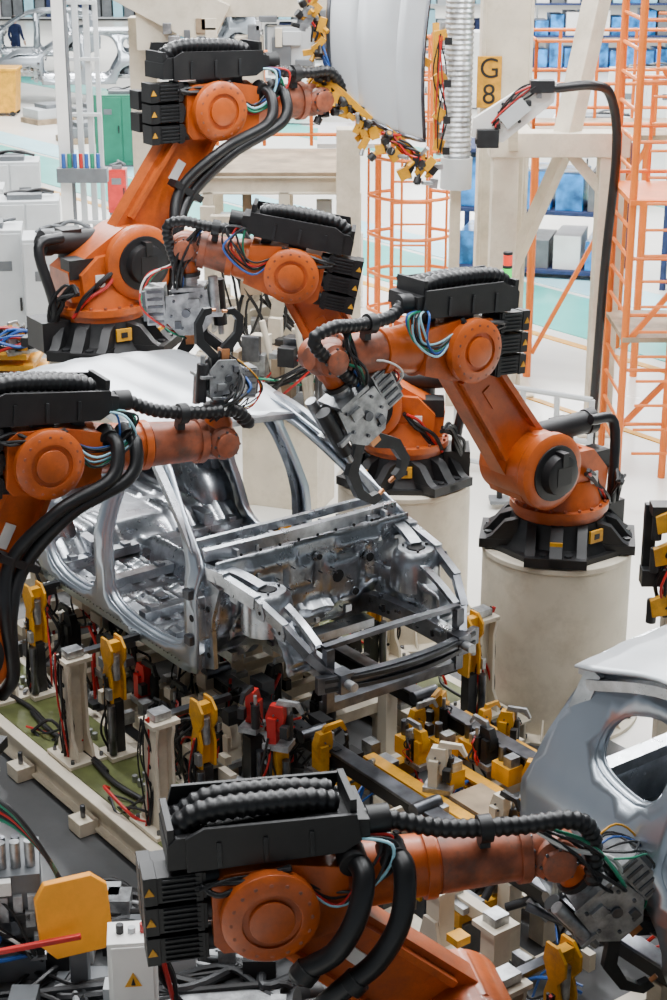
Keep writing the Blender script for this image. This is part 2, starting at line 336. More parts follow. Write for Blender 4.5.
    if loop==2:
        q.tube([e(.38,.12,.18),e(.41,.25,.15),e(.36,.33,-.0),e(.26,.34,-.16),e(.12,.30,-.26),e(.14,.22,-.34)],.05,RUB,14,10)
        q.tube([e(.56,.12,.18),e(.59,.25,.15),e(.55,.34,-.04),e(.44,.36,-.22),e(.28,.34,-.36),e(.2,.30,-.5),e(.3,.28,-.75)],.05,RUB,14,10)
        for u in(.38,.56):q.lathe(e(u,.10,.19),(Y-n*.2),[(0,.066),(.1,.066)],BLK,16)
        q.lathe(e(.15,.31,-.24),(-.8*g-n),[(0,.062),(.06,.062)],BLK,14);q.lathe(e(.36,.35,-.3),(-g-n),[(0,.062),(.06,.062)],BLK,14)
    nc=5 if loop==2 else 8
    for j in range(nc):
        q.tube([e(.36,.14,boxn-.04),e(.5+R.uniform(-.08,.08),.20+R.uniform(-.05,.06),.26),e(.48+R.uniform(-.08,.08),.22+R.uniform(-.04,.04),.10),e(.30,.21+R.uniform(-.04,.03),.02+R.uniform(-.08,.05)),e(.14,.19,.12)],.008,R.choice([BLU,GRC,RED,BLK,BLK,BLK,DGR,CYA]),6,6)
    if gun:
        weldgun(q,W+t*.23,t,m,gun,gflip)
        q.cables(e(L2-.1,.1,.18),W+t*.45+m*.1,8,.06,-.03,.010,bulge=(.06,.1,0))
    o=fin(q,name,TR(loc[0],loc[1],loc[2],yaw),bevel=.007)
    if ped:
        r,h=ped;b=B();b.lathe((0,0,-h),(0,0,1),[(0,r+.12),(.03,r+.12),(.03,r+.0),(h-.04,r),(h-.04,r+.01),(h,r+.01)],BEI,48)
        b.bolts((0,0,-h+.03),(0,0,1),r+.07,12,.02,STD,.03)
        for i in range(12):
            w_=2*math.pi*i/12+.2;d=V((math.cos(w_),math.sin(w_),0));b.ext([(r-.01,0),(r+.1,0),(r-.01,.14)],(0,0,-h+.03),d,(0,0,1),.015,BEI)
        fin(b,'pedestal',I4,o,bevel=.006)
    return o
NM='industrial_welding_robot'
robot(NM,(1.64,11.62,1.34),-143.5,54,4,1.2,1.06,c=-125,gun=.95,loop=0,ped=(.545,1.34),mroll=-1,off=.36,hs=.70)
robot(NM,(.58,13.2,1.30),178,60,12,1.2,.86,c=-105,gun=1.0,loop=0,ped=(.545,1.30))
o=robot(NM,(-2.60,9.25,.88),30,62,-5,1.25,1.22,side=-1,c=90,gun=.66,off=.34,mroll=-1)
b=B();b.box((0,0,.43-.88),(.7,.7,.82),BEI);b.box((0,0,.86-.88),(.86,.86,.04),BEI);b.box((0,0,.015-.88),(.86,.86,.03),BEI);fin(b,'riser_plinth',I4,o)
o=robot(NM,(.27,6.6,.20),12,138,1,1.27,1.33,side=-1,c=-50,gun=.8,off=.34,loop=2)
b=B();b.box((0,0,-.10),(1.05,1.05,.20),DKG);b.bolts((0,0,0),(0,0,1),.62,8,.02,STD,.03);fin(b,'floor_plate',I4,o)
CT=TR(-2.17,15.5,1.8,32)
HR=robot('material_handling_robot',(-2.17,15.5,1.8),32,56,0,1.25,.95,k=1.25,side=-1,c=0,gun=0,off=.22,hs=.66,ped=(.5,1.8))
# ------------------------------------------------------------------ car body in white
def inpoly(x,y,P):
    c=False;n=len(P)
    for i in range(n):
        x1,y1=P[i];x2,y2=P[(i+1)%n]
        if (y1>y)!=(y2>y) and x<(x2-x1)*(y-y1)/(y2-y1)+x1:c=not c
    return c
def chaik(P,it=2):
    for _ in range(it):
        o=[]
        for i in range(len(P)):
            a=P[i];c=P[(i+1)%len(P)]
            o+=[(a[0]*.75+c[0]*.25,a[1]*.75+c[1]*.25),(a[0]*.25+c[0]*.75,a[1]*.25+c[1]*.75)]
        P=o
    return P
def resamp(P,st=.06):
    o=[]
    for i in range(len(P)):
        a=V(P[i]);c=V(P[(i+1)%len(P)]);k=max(1,int((c-a).length/st))
        for j in range(k):o.append(tuple(a.lerp(c,j/k)))
    return o
def yside(x,z):
    y=.88-.02*((z-1.35)/.35)**2*.5
    if z>1.62:y-=.27*((z-1.62)/.72)**1.25
    if x>-.9:y-=.10*((x+.9)/.9)**2
    if x<-3.4:y-=.10*((-3.4-x)/1.)**2
    if x<-3.3:y+=.018*math.exp(-((z-1.66)/.05)**2)
    return y
def arc(cx,cz,r,a0,a1,n=10):return [(cx+r*math.cos(rad(a0+(a1-a0)*i/n)),cz+r*math.sin(rad(a0+(a1-a0)*i/n))) for i in range(n+1)]
H1=[(-1.22,1.13),(-1.21,1.5),(-1.22,1.72),(-1.34,1.86),(-1.75,2.13),(-2.03,2.27),(-2.29,2.30),(-2.31,1.9),(-2.27,1.5),(-2.26,1.13)]
H2=[(-2.39,1.13),(-2.41,1.6),(-2.39,2.31),(-3.05,2.31),(-3.28,2.14),(-3.38,1.75),(-3.32,1.6),(-3.20,1.42),(-3.05,1.13)]
H3=[(-3.50,1.84),(-3.46,2.10),(-3.6,2.22),(-3.93,2.13),(-3.98,1.92),(-3.8,1.86)]
def sidepanel(q,sgn,mt,full):
    top=[(-1.42,2.0),(-1.75,2.19),(-2.1,2.33),(-2.6,2.38),(-3.3,2.37),(-3.9,2.31),(-4.2,2.2)]
    rear=[(-4.32,1.9),(-4.40,1.6),(-4.38,1.25),(-4.08,1.12)]
    arch=arc(-3.67,1.15,.38,185,0,12)
    if full:
        fr=arch+[(-3.2,1.03),(-1.2,1.03)]+arc(-.82,1.15,.38,185,-5,12)+[(-.35,1.08),(-.02,1.12),(0,1.5),(-.15,1.7),(-.6,1.8),(-1.15,1.84)]
    else:
        fr=arch+[(-3.2,1.03),(-1.25,1.03),(-1.10,1.06),(-1.06,1.3),(-1.08,1.6),(-1.06,1.8),(-1.2,1.88)]
    outer=resamp(fr+top+rear)
    holes=[resamp(chaik(h)) for h in (H1,H2,H3)]
    pts=[];ed=[]
    for P in [outer]+holes:
        o=len(pts);pts+=[V(p) for p in P];ed+=[(o+i,o+(i+1)%len(P)) for i in range(len(P))]
    x=-4.4
    while x<0:
        z=1.05
        while z<2.4:
            if inpoly(x,z,outer) and not any(inpoly(x,z,h) for h in holes):
                if min((p-V((x,z))).length for p in pts[:len(pts)])>.035:pts.append(V((x,z)))
            z+=.07
        x+=.07
    r=delaunay_2d_cdt(pts,ed,[],0,1e-5);vs=r[0];fs=[]
    for f in r[2]:
        c=sum((vs[i] for i in f),V((0,0)))/len(f)
        if inpoly(c.x,c.y,outer) and not any(inpoly(c.x,c.y,h) for h in holes):fs.append(tuple(f))
    q.add([(v.x,sgn*yside(v.x,v.y),v.y) for v in vs],fs,mt)
    for P in holes:
        rows=[];cx=sum(p[0] for p in P)/len(P);cz=sum(p[1] for p in P)/len(P)
        for dy,sc in((0,1),(.05,.99),(.055,.95)):
            rows.append([(cx+(p[0]-cx)*sc,sgn*(yside(p[0],p[1])-dy),cz+(p[1]-cz)*sc) for p in P+[P[0]]])
        q.sheet(rows,mt)
def sst(a,b_,x):
    t=max(0,min(1,(x-a)/(b_-a)));return t*t*(3-2*t)
CACHE={}
def tall(q):
    q.v=[V((v.x,v.y,v.z if v.z<1.75 else 1.75+(v.z-1.75)*1.10)) for v in q.v];return q
def carbody(name,mw,full=False,skin=SIL,roof=ROOF,steel=STL):
    e=empty(name,mw)
    key=(full,skin.name)
    if key in CACHE:
        for nm,me,so,bv in CACHE[key]:
            o=bpy.data.objects.new(nm,me);bpy.context.scene.collection.objects.link(o);o.parent=e
            md=o.modifiers.new('s','SOLIDIFY') if so else None
            if md:md.thickness=so;md.offset=0
        return e
    out=[]
    q=B()
    for s in(1,-1):sidepanel(q,s,skin,full)
    if full:
        q.sheet([[(x,y*.74,1.84+.05*(1-y*y)-.22*sst(-.6,0,x)) for y in [i/8-1 for i in range(17)]] for x in [-1.15+.115*i for i in range(11)]],skin)
        q.sheet([[(-.0+.06*(1-y*y),y*.78,z) for y in [i/8-1 for i in range(17)]] for z in(1.15,1.3,1.45,1.6)],skin)
    o=fin(tall(q),'body_side',I4,e,0,.02,ang=45);out.append(('body_side',o.data,.02,0))
    q=B()
    def rz(x,y):return 2.375+.035*(1-(y/.64)**2)-.10*sst(-2.5,-2.02,x)-.13*sst(-3.6,-4.3,x)
    xs=[-2.02-.11*i for i in range(21)]
    q.sheet([[(x,y*.63,rz(x,y*.63)+.006*math.cos(y*14)*(1 if abs(y)<.8 else 0)) for y in [i/12-1 for i in range(25)]] for x in xs],roof)
    o=fin(tall(q),'roof_panel',I4,e,0,.014,ang=60);out.append(('roof_panel',o.data,.014,0))
    q=B()
    def fz(x,y):
        z=1.10+.17*(1-sst(.09,.17,abs(y)))*(sst(-3.3,-2.9,x))
        z+=.18*(1-sst(-3.35,-3.05,x))
        for c in(.26,.40,.54,.68):
            d=abs(abs(y)-c)
            if d<.035 and (x%.62)>.1:z+=.024*math.cos(d/.035*math.pi/2)
        if -3.0<x<-1.4:
            for c in(-1.75,-2.3,-2.85):
                if abs(x-c)<.02:z-=.012
        return z
    xs=[-1.22-.03*i for i in range(104)];ys=[-.84+.028*i for i in range(61)]
    q.sheet([[(x,y,fz(x,y)) for y in ys] for x in xs],steel)
    pf=[(-1.24,1.10),(-1.12,1.2),(-1.02,1.34),(-.98,1.5),(-.98,1.66),(-.99,1.84)];pc=crs([(a,0,c) for a,c in pf],5)
    def emb(y,z):
        d=0
        for cy,cz,w_,h_ in[(-.5,1.5,.16,.16),(-.15,1.62,.12,.1),(.2,1.5,.15,.18),(.55,1.55,.13,.16),(0,1.35,.1,.06),(-.35,1.74,.2,.04),(.35,1.74,.2,.04)]:
            u=max(abs(y-cy)/w_,abs(z-cz)/h_);d+=.034*(1-sst(.8,1.05,u))
        return d
    q.sheet([[(p.x+emb(y,p.z)+.05*(1-sst(.1,.22,abs(y)))*(p.z<1.4),y,p.z) for y in [-.78+.0195*i for i in range(81)]] for p in pc],steel)
    for s in(1,-1):
        q.sheet([[(-3.67+.4*math.cos(rad(t)),s*y,1.15+.4*math.sin(rad(t))) for y in(.56,.7,.86)] for t in range(0,181,12)],steel)
        q.add([(-3.67,s*.56,1.15)]+[(-3.67+.4*math.cos(rad(t)),s*.56,1.15+.4*math.sin(rad(t))) for t in range(0,181,12)],[(0,i,i+1) for i in range(1,16)],steel)
        q.sheet([[(-.68+(.33+.012*math.sin(t*.4))*math.cos(rad(t)),s*y,1.24+.33*math.sin(rad(t))) for y in(.50,.56,.62,.68)] for t in range(6,175,6)],steel)
        q.sheet([[(x,s*(.50+.012*math.sin(x*30)),z) for z in(1.34,1.42,1.5,1.56-.10*sst(-.5,-.1,x))] for x in [-1.0+.05*i for i in range(15)]],steel)
    q.sheet([[(-4.3,y,z) for y in [i*.14-.7 for i in range(11)]] for z in(1.15,1.3,1.45,1.58)],steel)
    q.sheet([[(x,y,1.80-.02*math.cos(y*4)) for y in [i*.1-.7 for i in range(15)]] for x in(-1.2,-1.13,-1.06,-1.0)],steel)
    o=fin(tall(q),'floor_and_firewall_pressing',I4,e,0,.008,ang=50);out.append(('floor_and_firewall_pressing',o.data,.008,0))
    q=B();ST=steel
    for s in(1,-1):
        q.bar([(-1.2,s*.82,1.08),(-3.25,s*.82,1.08)],.10,.11,ST,sub=1)
        q.bar([(-1.15,s*.80,1.76),(-1.45,s*.75,1.97),(-1.8,s*.69,2.17),(-2.15,s*.625,2.31),(-2.8,s*.60,2.35),(-3.6,s*.60,2.33),(-4.15,s*.59,2.18)],.05,.05,ST)
        q.bar([(-2.33,s*.82,1.12),(-2.35,s*.80,1.6),(-2.35,s*.69,2.0),(-2.34,s*.61,2.32)],.07,.04,ST,up=(0,1,0))
        q.bar([(-3.43,s*.78,1.5),(-3.43,s*.74,1.8),(-3.36,s*.62,2.3)],.06,.04,ST,up=(0,1,0))
        q.bar([(-4.25,s*.72,1.2),(-4.28,s*.72,1.7),(-4.2,s*.62,2.0),(-4.12,s*.57,2.25)],.10,.06,ST,up=(0,1,0))
        q.bar([(-3.1,s*.5,1.22),(-4.3,s*.5,1.24)],.08,.1,ST,sub=1)
        q.bar([(-1.2,s*.5,1.04),(-3.0,s*.5,1.04)],.08,.07,ST,sub=1)
        q.bar([(-1.5,s*.45,1.04),(-1.2,s*.45,1.12),(-1.0,s*.45,1.27),(-.6,s*.46,1.31),(-.12,s*.47,1.30)],.075,.13,ST)
        q.bar([(-1.12,s*.80,1.74),(-.9,s*.76,1.74)],.06,.12,ST,sub=1);q.bar([(-.92,s*.765,1.74),(-.6,s*.73,1.70)],.055,.09,ST,sub=1)
        q.bar([(-.62,s*.73,1.70),(-.36,s*.69,1.60)],.05,.07,ST,sub=1);q.bar([(-.37,s*.69,1.60),(-.2,s*.62,1.46)],.05,.06,STD,sub=1);q.bar([(-.21,s*.62,1.46),(-.1,s*.53,1.34)],.05,.06,STD,sub=1)
        for x_,y_,z_ in[(-1.0,.80,1.66),(-.8,.77,1.64),(-.55,.74,1.6),(-.38,.71,1.52)]:
            q.ext([(-.04,0),(.04,0),(.05,.05),(.02,.12),(-.05,.09)],(x_,s*y_,z_),(1,0,0),(0,0,1),.01,ST);q.cyl((x_,s*(y_+.007),z_+.05),(x_,s*(y_+.009),z_+.05),.014,HOL,n=10)
        q.ext([(-1.10,1.08),(-.98,1.12),(-1.0,1.45),(-.9,1.7),(-1.08,1.74)],(0,s*.80,0),(1,0,0),(0,0,1),.03,ST)
        for z_ in(1.2,1.52):q.cyl((-1.04,s*.817,z_),(-1.04,s*.82,z_),.02,HOL,n=12)
        q.box((-.07,s*.47,1.30),(.12,.10,.13),STD)
        q.lathe((-.68,s*.60,1.46),(0,0,1),[(0,.17),(.16,.165),(.24,.15),(.27,.12),(.27,.065),(.23,.06)],ST,28)
        q.cyl((-.68,s*.60,1.715),(-.68,s*.60,1.735),.055,HOL);q.bolts((-.68,s*.60,1.73),(0,0,1),.09,3,.010,DGR)
        q.bar([(-1.0,s*.7,1.78),(-.85,s*.66,1.77),(-.7,s*.62,1.74)],.08,.03,ST)
        q.bar([(-.7,s*.55,1.7),(-.4,s*.55,1.6),(-.2,s*.55,1.5)],.05,.03,ST)
        q.bar([(-.14,s*.52,1.08),(-.14,s*.52,1.5)],.05,.06,STD,up=(0,1,0),sub=1)
        for i in range(12):
            x=-.2-.75*R.random();q.box((x,s*R.choice([.42,.5]),1.28+.09*R.random()),(R.uniform(.02,.07),.02,R.uniform(.02,.05)),R.choice([ST,STD,STD]))
            x=-.2-.75*R.random();q.cyl((x,s*.421,1.27+.06*R.random()),(x,s*.417,1.27+.06*R.random()),.011,HOL,n=10)
        q.box((-1.08,s*.84,1.45),(.02,.06,.3),ST)
        for z in(1.3,1.62):q.box((-1.13,s*.905,z),(.07,.04,.06),STD)
        for i in range(40):q.cyl((-1.3-.048*i,s*.884,1.085),(-1.3-.048*i,s*.891,1.085),.005,STD,n=6)
        q.cyl((-1.12,s*.885,1.45),(-1.12,s*.893,1.45),.025,HOL,n=14)
        for x_ in(-1.55,-1.95,-2.6,-3.1):
            for y_ in(.25,.7):q.box((x_,s*y_,1.19),(.07,.06,.03),ST)
        for i in range(6):q.box((R.uniform(-3,-1.4),s*R.uniform(.2,.75),1.125),(R.uniform(.04,.12),R.uniform(.03,.08),.02),ST)
    q.bar([(-1.14,-.77,1.84),(-1.03,-.4,1.88),(-.99,0,1.895),(-1.03,.4,1.88),(-1.14,.77,1.84)],.05,.07,ST)
    q.bar([(-1.27,-.75,1.87),(-1.2,-.4,1.90),(-1.17,0,1.91),(-1.2,.4,1.90),(-1.27,.75,1.87)],.035,.05,ST)
    for i in range(9):q.box((-1.08,-.6+.15*i,1.86),(.16,.02,.04),ST)
    for i in range(9):
        y=-.6+1.2*i/8;q.cyl((-.972,y,1.86),(-.962,y,1.86),.010,HOL,n=8)
    for x in(-1.55,-1.95,-2.6,-3.1):
        for s in(1,-1):q.bar([(x,s*.15,1.15),(x,s*.78,1.14)],.09,.07,ST,sub=1)
    q.bar([(-1.33,-.75,1.7),(-1.33,.75,1.7)],.05,.05,STD,sub=1)
    q.bar([(-2.06,-.6,2.27),(-2.04,0,2.31),(-2.06,.6,2.27)],.1,.04,ST)
    for x in(-2.6,-3.1,-3.6):q.bar([(x,-.6,2.31),(x,0,2.35),(x,.6,2.31)],.08,.02,ST)
    q.bar([(-4.18,-.58,2.22),(-4.2,0,2.25),(-4.18,.58,2.22)],.12,.05,ST)
    q.bar([(-4.3,-.7,1.58),(-4.3,.7,1.58)],.1,.06,ST,sub=1)
    for i in range(44):
        x=R.uniform(-3.0,-1.35);y=R.uniform(-.75,.75)
        if abs(y)>.2:q.cyl((x,y,fz(x,y)+.004),(x,y,fz(x,y)+.008),R.choice([.008,.012,.022]),HOL,n=12)
    for y,z,r_ in [(-.55,1.45,.04),(-.35,1.6,.022),(-.2,1.35,.035),(.15,1.55,.045),(.3,1.4,.025),(.42,1.62,.03),(.55,1.4,.022),(0,1.72,.02)]:
        q.cyl((-.95,y,z),(-.937,y,z),r_,HOL,n=16);q.lathe((-.965,y,z),(1,0,0),[(0,r_+.012),(.02,r_+.006)],ST,16)
    for i in range(34):q.box((-.955,R.uniform(-.7,.7),R.uniform(1.25,1.75)),(.03,R.uniform(.02,.1),R.uniform(.015,.05)),ST)
    for i in range(20):
        y=R.uniform(-.7,.7);z=R.uniform(1.3,1.78);q.cyl((-.94,y,z),(-.90,y,z),.006,STD,n=6)
    q.bar([(-.10,-.64,1.30),(-.03,-.36,1.30),(.0,0,1.30),(-.03,.36,1.30),(-.10,.64,1.30)],.05,.11,STD)
    q.bar([(-.07,-.6,1.33),(.01,-.3,1.33),(.04,0,1.33),(.01,.3,1.33),(-.07,.6,1.33)],.03,.025,DGR);q.bar([(-.07,-.6,1.27),(.01,-.3,1.27),(.04,0,1.27),(.01,.3,1.27),(-.07,.6,1.27)],.03,.025,DGR)
    q.bar([(-.16,-.55,1.1),(-.16,.55,1.1)],.07,.06,STD,sub=1);q.bar([(-.17,-.54,1.5),(-.15,0,1.52),(-.17,.54,1.5)],.05,.03,STD)
    q.bar([(-.95,-.42,1.16),(-.95,.42,1.16)],.12,.06,ST,sub=1)
    q.cyl((-.02,-.47,1.30),(.06,-.47,1.30),.03,ALU);q.cyl((-.02,.47,1.30),(.06,.47,1.30),.03,ALU)
    o=fin(tall(q),'structure_members',I4,e,.004);out.append(('structure_members',o.data,0,0))
    CACHE[key]=out
    return e
carbody('car_body_in_white',LINE)
carbody('car_body_in_white',L(6.28,0,-.04),full=True)
# ------------------------------------------------------------------ line base, fixtures
FX=empty('body_welding_fixture',LINE)
def baseframe(x0,x1,plate=True):
    q=B()
    for y in(-1.5,-.95,.95,1.5):q.ibeam((x0,y,.13),(x1,y,.13),.12,.2,BEI)
    x=x0+.06
    while x<x1:
        for s in(1,-1):q.beam((x,s*.95,.12),(x,s*1.5,.12),.1,.12,BEI)
        q.beam((x,-.95,.1),(x,.95,.1),.1,.12,BEI);x+=.9
    if plate:
        for s in(1,-1):q.box(((x0+x1)/2,s*1.225,.235),(x1-x0-.05,.5,.012),PLG)
    for x in [x0+.3+i*.9 for i in range(int((x1-x0)/.9))]:
        for y in(-1.6,1.6):q.box((x,y,.06),(.16,.14,.1),BEI);q.cyl((x,y,.11),(x,y,.2),.018,STD,n=8)
        for j in range(4):
            for kk in range(2):q.cyl((x+j*.07,-1.12-.08*kk,.24),(x+j*.07,-1.12-.08*kk,.29),.02,ALU,n=10)
        q.tube([(x-.4,-1.3,.26),(x,-1.34,.27),(x+.4,-1.28,.26),(x+.7,-1.3,.26)],.018,BLK,8,4)
    fin(q,'base_frame',I4,FX,bevel=.004)
baseframe(-5.3,-.5);baseframe(2.1,7.5)
def tower(q,x,s,arm=True,h=.74,yell=True):
    y=s*1.33;z=.24
    q.box((x,y,z+.012),(.34,.3,.025),BEI)
    for a in(-.13,.13):
        for c in(-.11,.11):q.cyl((x+a,y+c,z+.02),(x+a,y+c,z+.05),.015,STD,n=6)
    pl=[(-.14,0),(.14,0),(.125,.10),(.075,.18),(.065,h-.14),(.09,h-.04),(.09,h),(-.09,h),(-.09,h-.04),(-.065,h-.14),(-.075,.18),(-.125,.10)]
    q.ext(pl,(x,y-s*.05,z),(1,0,0),(0,0,1),.022,BEI);q.ext(pl,(x,y+s*.07,z),(1,0,0),(0,0,1),.022,BEI)
    q.box((x,y,z+h/2),(.035,.12,h),BEI);q.box((x,y,z+h),(.18,.2,.03),BEI)
    for i in range(4):q.cyl((x,y+s*.082,z+.2+i*.12),(x,y+s*.085,z+.2+i*.12),.018,HOL,n=12)
    t=z+h
    q.box((x,y,t+.045),(.10,.12,.05),ALU)
    q.box((x+.0,y-s*.16,t+.02),(.06,.26,.03),STD)
    q.cyl((x,y-s*.42,t),(x,y-s*.42,1.02),.018,ALU);q.box((x,y-s*.38,t+.0),(.10,.16,.05),STD)
    if yell:
        X=x+.15;yy=s*1.10;zz=z+.08
        q.box((X,yy,z+.02),(.2,.2,.03),BEI);q.box((X,yy,z+.22),(.08,.08,.40),DGR);q.cyl((X+.06,yy+s*.07,z+.05),(X+.06,yy+s*.07,z+.42),.028,STD,n=12)
        for d in(-.05,.05):q.ext([(-.06,.34),(.05,.34),(.055,.52),(.03,.60),(.075,.66),(.075,.74),(.02,.80),(-.06,.80),(-.075,.70),(-.035,.6),(-.06,.52)],(X,yy+d,zz),(1,0,0),(0,0,1),.018,YEL)
        q.box((X-.02,yy,zz+.46),(.05,.1,.22),YEL);q.box((X+.0,yy,zz+.74),(.06,.1,.07),YEL)
        q.cyl((X+.02,yy,zz+.5),(X+.02,yy,zz+.68),.03,ALU,n=12);q.cyl((X,yy,z+.24),(X,yy,z+.36),.04,ALU)
        q.box((X+.0,yy-s*.12,zz+.76),(.04,.16,.04),DGR)
        q.box((X+.045,yy+s*.075,zz+.42),(.05,.03,.08),ALU);q.bolts((X,yy+s*.06,zz+.46),(0,s,0),.03,4,.008,DGR)
        q.cables((X,yy+s*.07,z+.05),(X,yy+s*.07,z+.62),6,.05,0,.008,[RED,BLK,BLK,BLK,RUB])
    q.cables((x,y+s*.1,z+.03),(x,y+s*.1,t+.05),6,.06,0,.008,[RED,BLK,BLK,BLK,BLK])
    q.cables((x-.5,y+.1*s,z+.03),(x,y,z+.08),5,.10,.0,.01,[RED,BLK,BLK,BLK])
q=B()
for x in(-.82,-1.95,-3.1,-4.2):
    for s in(1,-1):tower(q,x,s)
for x in(2.4,3.6,4.8,6.0):
    for s in(1,-1):tower(q,x,s,h=.66)
fin(q,'clamp_towers',I4,FX,bevel=.004)
q=B()
for y in(-.38,.55):
    q.beam((-6,y,.66),(8,y,.66),.07,.1,BLK);q.beam((-6,y,.72),(8,y,.72),.11,.02,STD)
    x=-5.5
    while x<8:
        q.box((x,y,.36),(.1,.1,.5),BEI);q.box((x,y,.1),(.22,.22,.03),BEI);q.box((x+.4,y+.09,.68),(.16,.05,.1),ALU);q.cyl((x+.4,y-.1,.73),(x+.4,y+.1,.73),.045,STD,n=16)
        x+=1.15
fin(q,'skid_conveyor_rails',I4,FX,bevel=.004)
def clampunit(q,x,y,z,mt,ya=0,s=1,T0=None):
    T0=q.T;q.T=T0@M.Translation((x,y,z))@M.Rotation(rad(ya),4,'Z')@M.Scale(s,4)
    q.box((0,0,.02),(.18,.14,.04),ALU);q.box((-.03,0,.12),(.06,.11,.2),mt)
    q.ext([(-.07,.14),(.03,.12),(.05,.22),(.04,.30),(-.05,.30),(-.08,.22)],(0,0,.0),(1,0,0),(0,0,1),.06,mt)
    q.cyl((.05,.05,.04),(.05,.05,.22),.032,DGR,n=14);q.cyl((.05,.05,.22),(.05,.05,.29),.013,ALU,n=10)
    q.ext([(-.02,0),(.12,.02),(.16,-.03),(.175,-.02),(.14,.05),(.0,.05)],(.0,0,.29),(1,0,0),(0,0,1),.028,R.choice([mt,DGR,ALU]))
    q.box((.06,-.05,.14),(.05,.05,.08),DGR);q.bolts((-.02,-.035,.21),(0,-1,0),.03,4,.007,STD,.01)
    q.cables((0,.08,.05),(.05,.05,.22),3,.05,-.02,.006,[RED,BLK,BLK])
    q.T=T0
q=B()
for x in(-.25,.35,.95,1.3):
    q.beam((x,-.7,.42),(x,.85,.42),.08,.10,YEL if x!=.35 else BEI)
    for y in(-.62,.0,.78):
        q.box((x,y,.2),(.12,.12,.4),BEI if R.random()<.7 else DKG);q.box((x,y,.5),(.14,.16,.04),ALU)
for y in(-.08,.28):q.ibeam((-.3,y,.52),(1.5,y,.52),.09,.09,YEL)
q.box((.6,.12,.56),(.34,.26,.03),BRN)
q.beam((-.3,.72,.58),(1.0,.72,.58),.07,.1,YEL);q.beam((.1,-.62,.5),(1.6,-.62,.5),.07,.08,BEI);q.beam((.2,-.85,.3),(1.9,-.85,.3),.12,.12,BEI);q.beam((.2,.95,.3),(1.9,.95,.3),.12,.12,BEI)
for x,y,z in[(.12,.45,.62),(-.1,.1,.66),(.3,.1,.62),(.0,.3,.62),(.45,.45,.6)]:
    q.box((x,y,z),(.16,.12,.12),YEL);q.box((x+.04,y,z+.09),(.07,.08,.07),ALU);q.cyl((x-.05,y,z),(x-.05,y,z+.16),.025,STD,n=12)
for x in(.25,.8,1.35,1.8):
    q.box((x,-.85,.5),(.11,.11,.4),BEI);q.box((x,-.85,.72),(.18,.18,.03),BEI);q.box((x,-.85,.76),(.1,.1,.06),ALU);q.ext([(-.1,0),(.1,0),(.05,.2),(-.05,.2)],(x,-.92,.34),(1,0,0),(0,0,1),.02,BEI)
for i,(x,y,z,mm) in enumerate([(-.28,-.45,.56,YEL),(-.28,.5,.56,YEL),(.0,.1,.56,YEL),(-.1,.75,.5,YEL),(.25,.45,.56,DGR),(.32,.0,.56,BEI),(-.28,-.80,.86,RED),(-.48,-.86,.92,RED),(.15,.72,.56,YEL),(.7,.45,.5,YEL),(.9,.0,.5,BEI),(-.2,.25,.56,YEL),(1.2,.5,.5,YEL),(1.2,-.3,.45,BEI),(.55,-.6,.45,BEI)]):
    clampunit(q,x,y,z,mm,R.choice([0,90,180,35,-60]),R.uniform(.75,1.0))
for x_,y_ in((-.28,-.80),(-.48,-.86)):
    q.box((x_,y_,.45),(.09,.09,.86),YEL if x_>-.4 else DGR);q.box((x_,y_,.05),(.24,.24,.06),BEI);q.cyl((x_+.08,y_,.1),(x_+.08,y_,.8),.025,STD)
q.cables((-.35,-.9,.2),(-.3,-.85,.9),8,.1,0,.009,[RED,BLK,BLK,BLU])
for i in range(34):
    x=R.uniform(-.5,1.9);y=R.uniform(-.9,.9)
    q.cables((x,y,.2),(x+R.uniform(-.4,.4),y+R.uniform(-.3,.3),.5),3,.1,-.05,.009,[RED,BLK,BLK,BLK,BLU,BLK])
for i in range(110):
    q.box((R.uniform(-.5,1.9),R.uniform(-.95,.95),R.uniform(.12,.55)),(R.uniform(.04,.14),R.uniform(.04,.12),R.uniform(.04,.12)),R.choice([ALU,STD,BEI,YEL,DGR,BLK,BEI,BEI]))
for i in range(20):
    x=R.uniform(-.5,1.8);y=R.uniform(-.9,.9);q.cyl((x,y,.5),(x+R.uniform(-.2,.2),y+R.uniform(-.2,.2),.58),.025,R.choice([ALU,STD,DGR]),n=12)
fin(q,'front_locating_units',I4,FX,bevel=.004)
q=B()
for x in [-5+.55*i for i in range(8)]:
    q.beam((x,-.9,.36),(x,.9,.36),.08,.08,BEI)
    for y in(-.7,.05,.75):
        clampunit(q,x+.15,y,.4,R.choice([YEL,BEI,DGR,BEI,DGR,RED]),R.choice([0,90,180]),1.)
    q.box((x,-.62,.24),(.1,.1,.3),BEI);q.box((x,.7,.24),(.1,.1,.3),BEI)
for i in range(28):
    x=R.uniform(-4,-.6);y=R.uniform(-1.1,-.3)
    q.cables((x,y,.25),(x+R.uniform(-.5,.5),y+R.uniform(-.1,.3),.75),3,.1,-.02,.010,[RED,BLK,BLK,BLK,BLK,BLK])
for i in range(80):
    q.box((R.uniform(-4,-.5),R.uniform(-1.0,-.2),R.uniform(.25,.85)),(R.uniform(.04,.16),R.uniform(.04,.12),R.uniform(.04,.12)),R.choice([ALU,STD,DGR,BLK,BEI,BEI,BEI,DKG]))
fin(q,'underbody_support_units',I4,FX,bevel=.004)
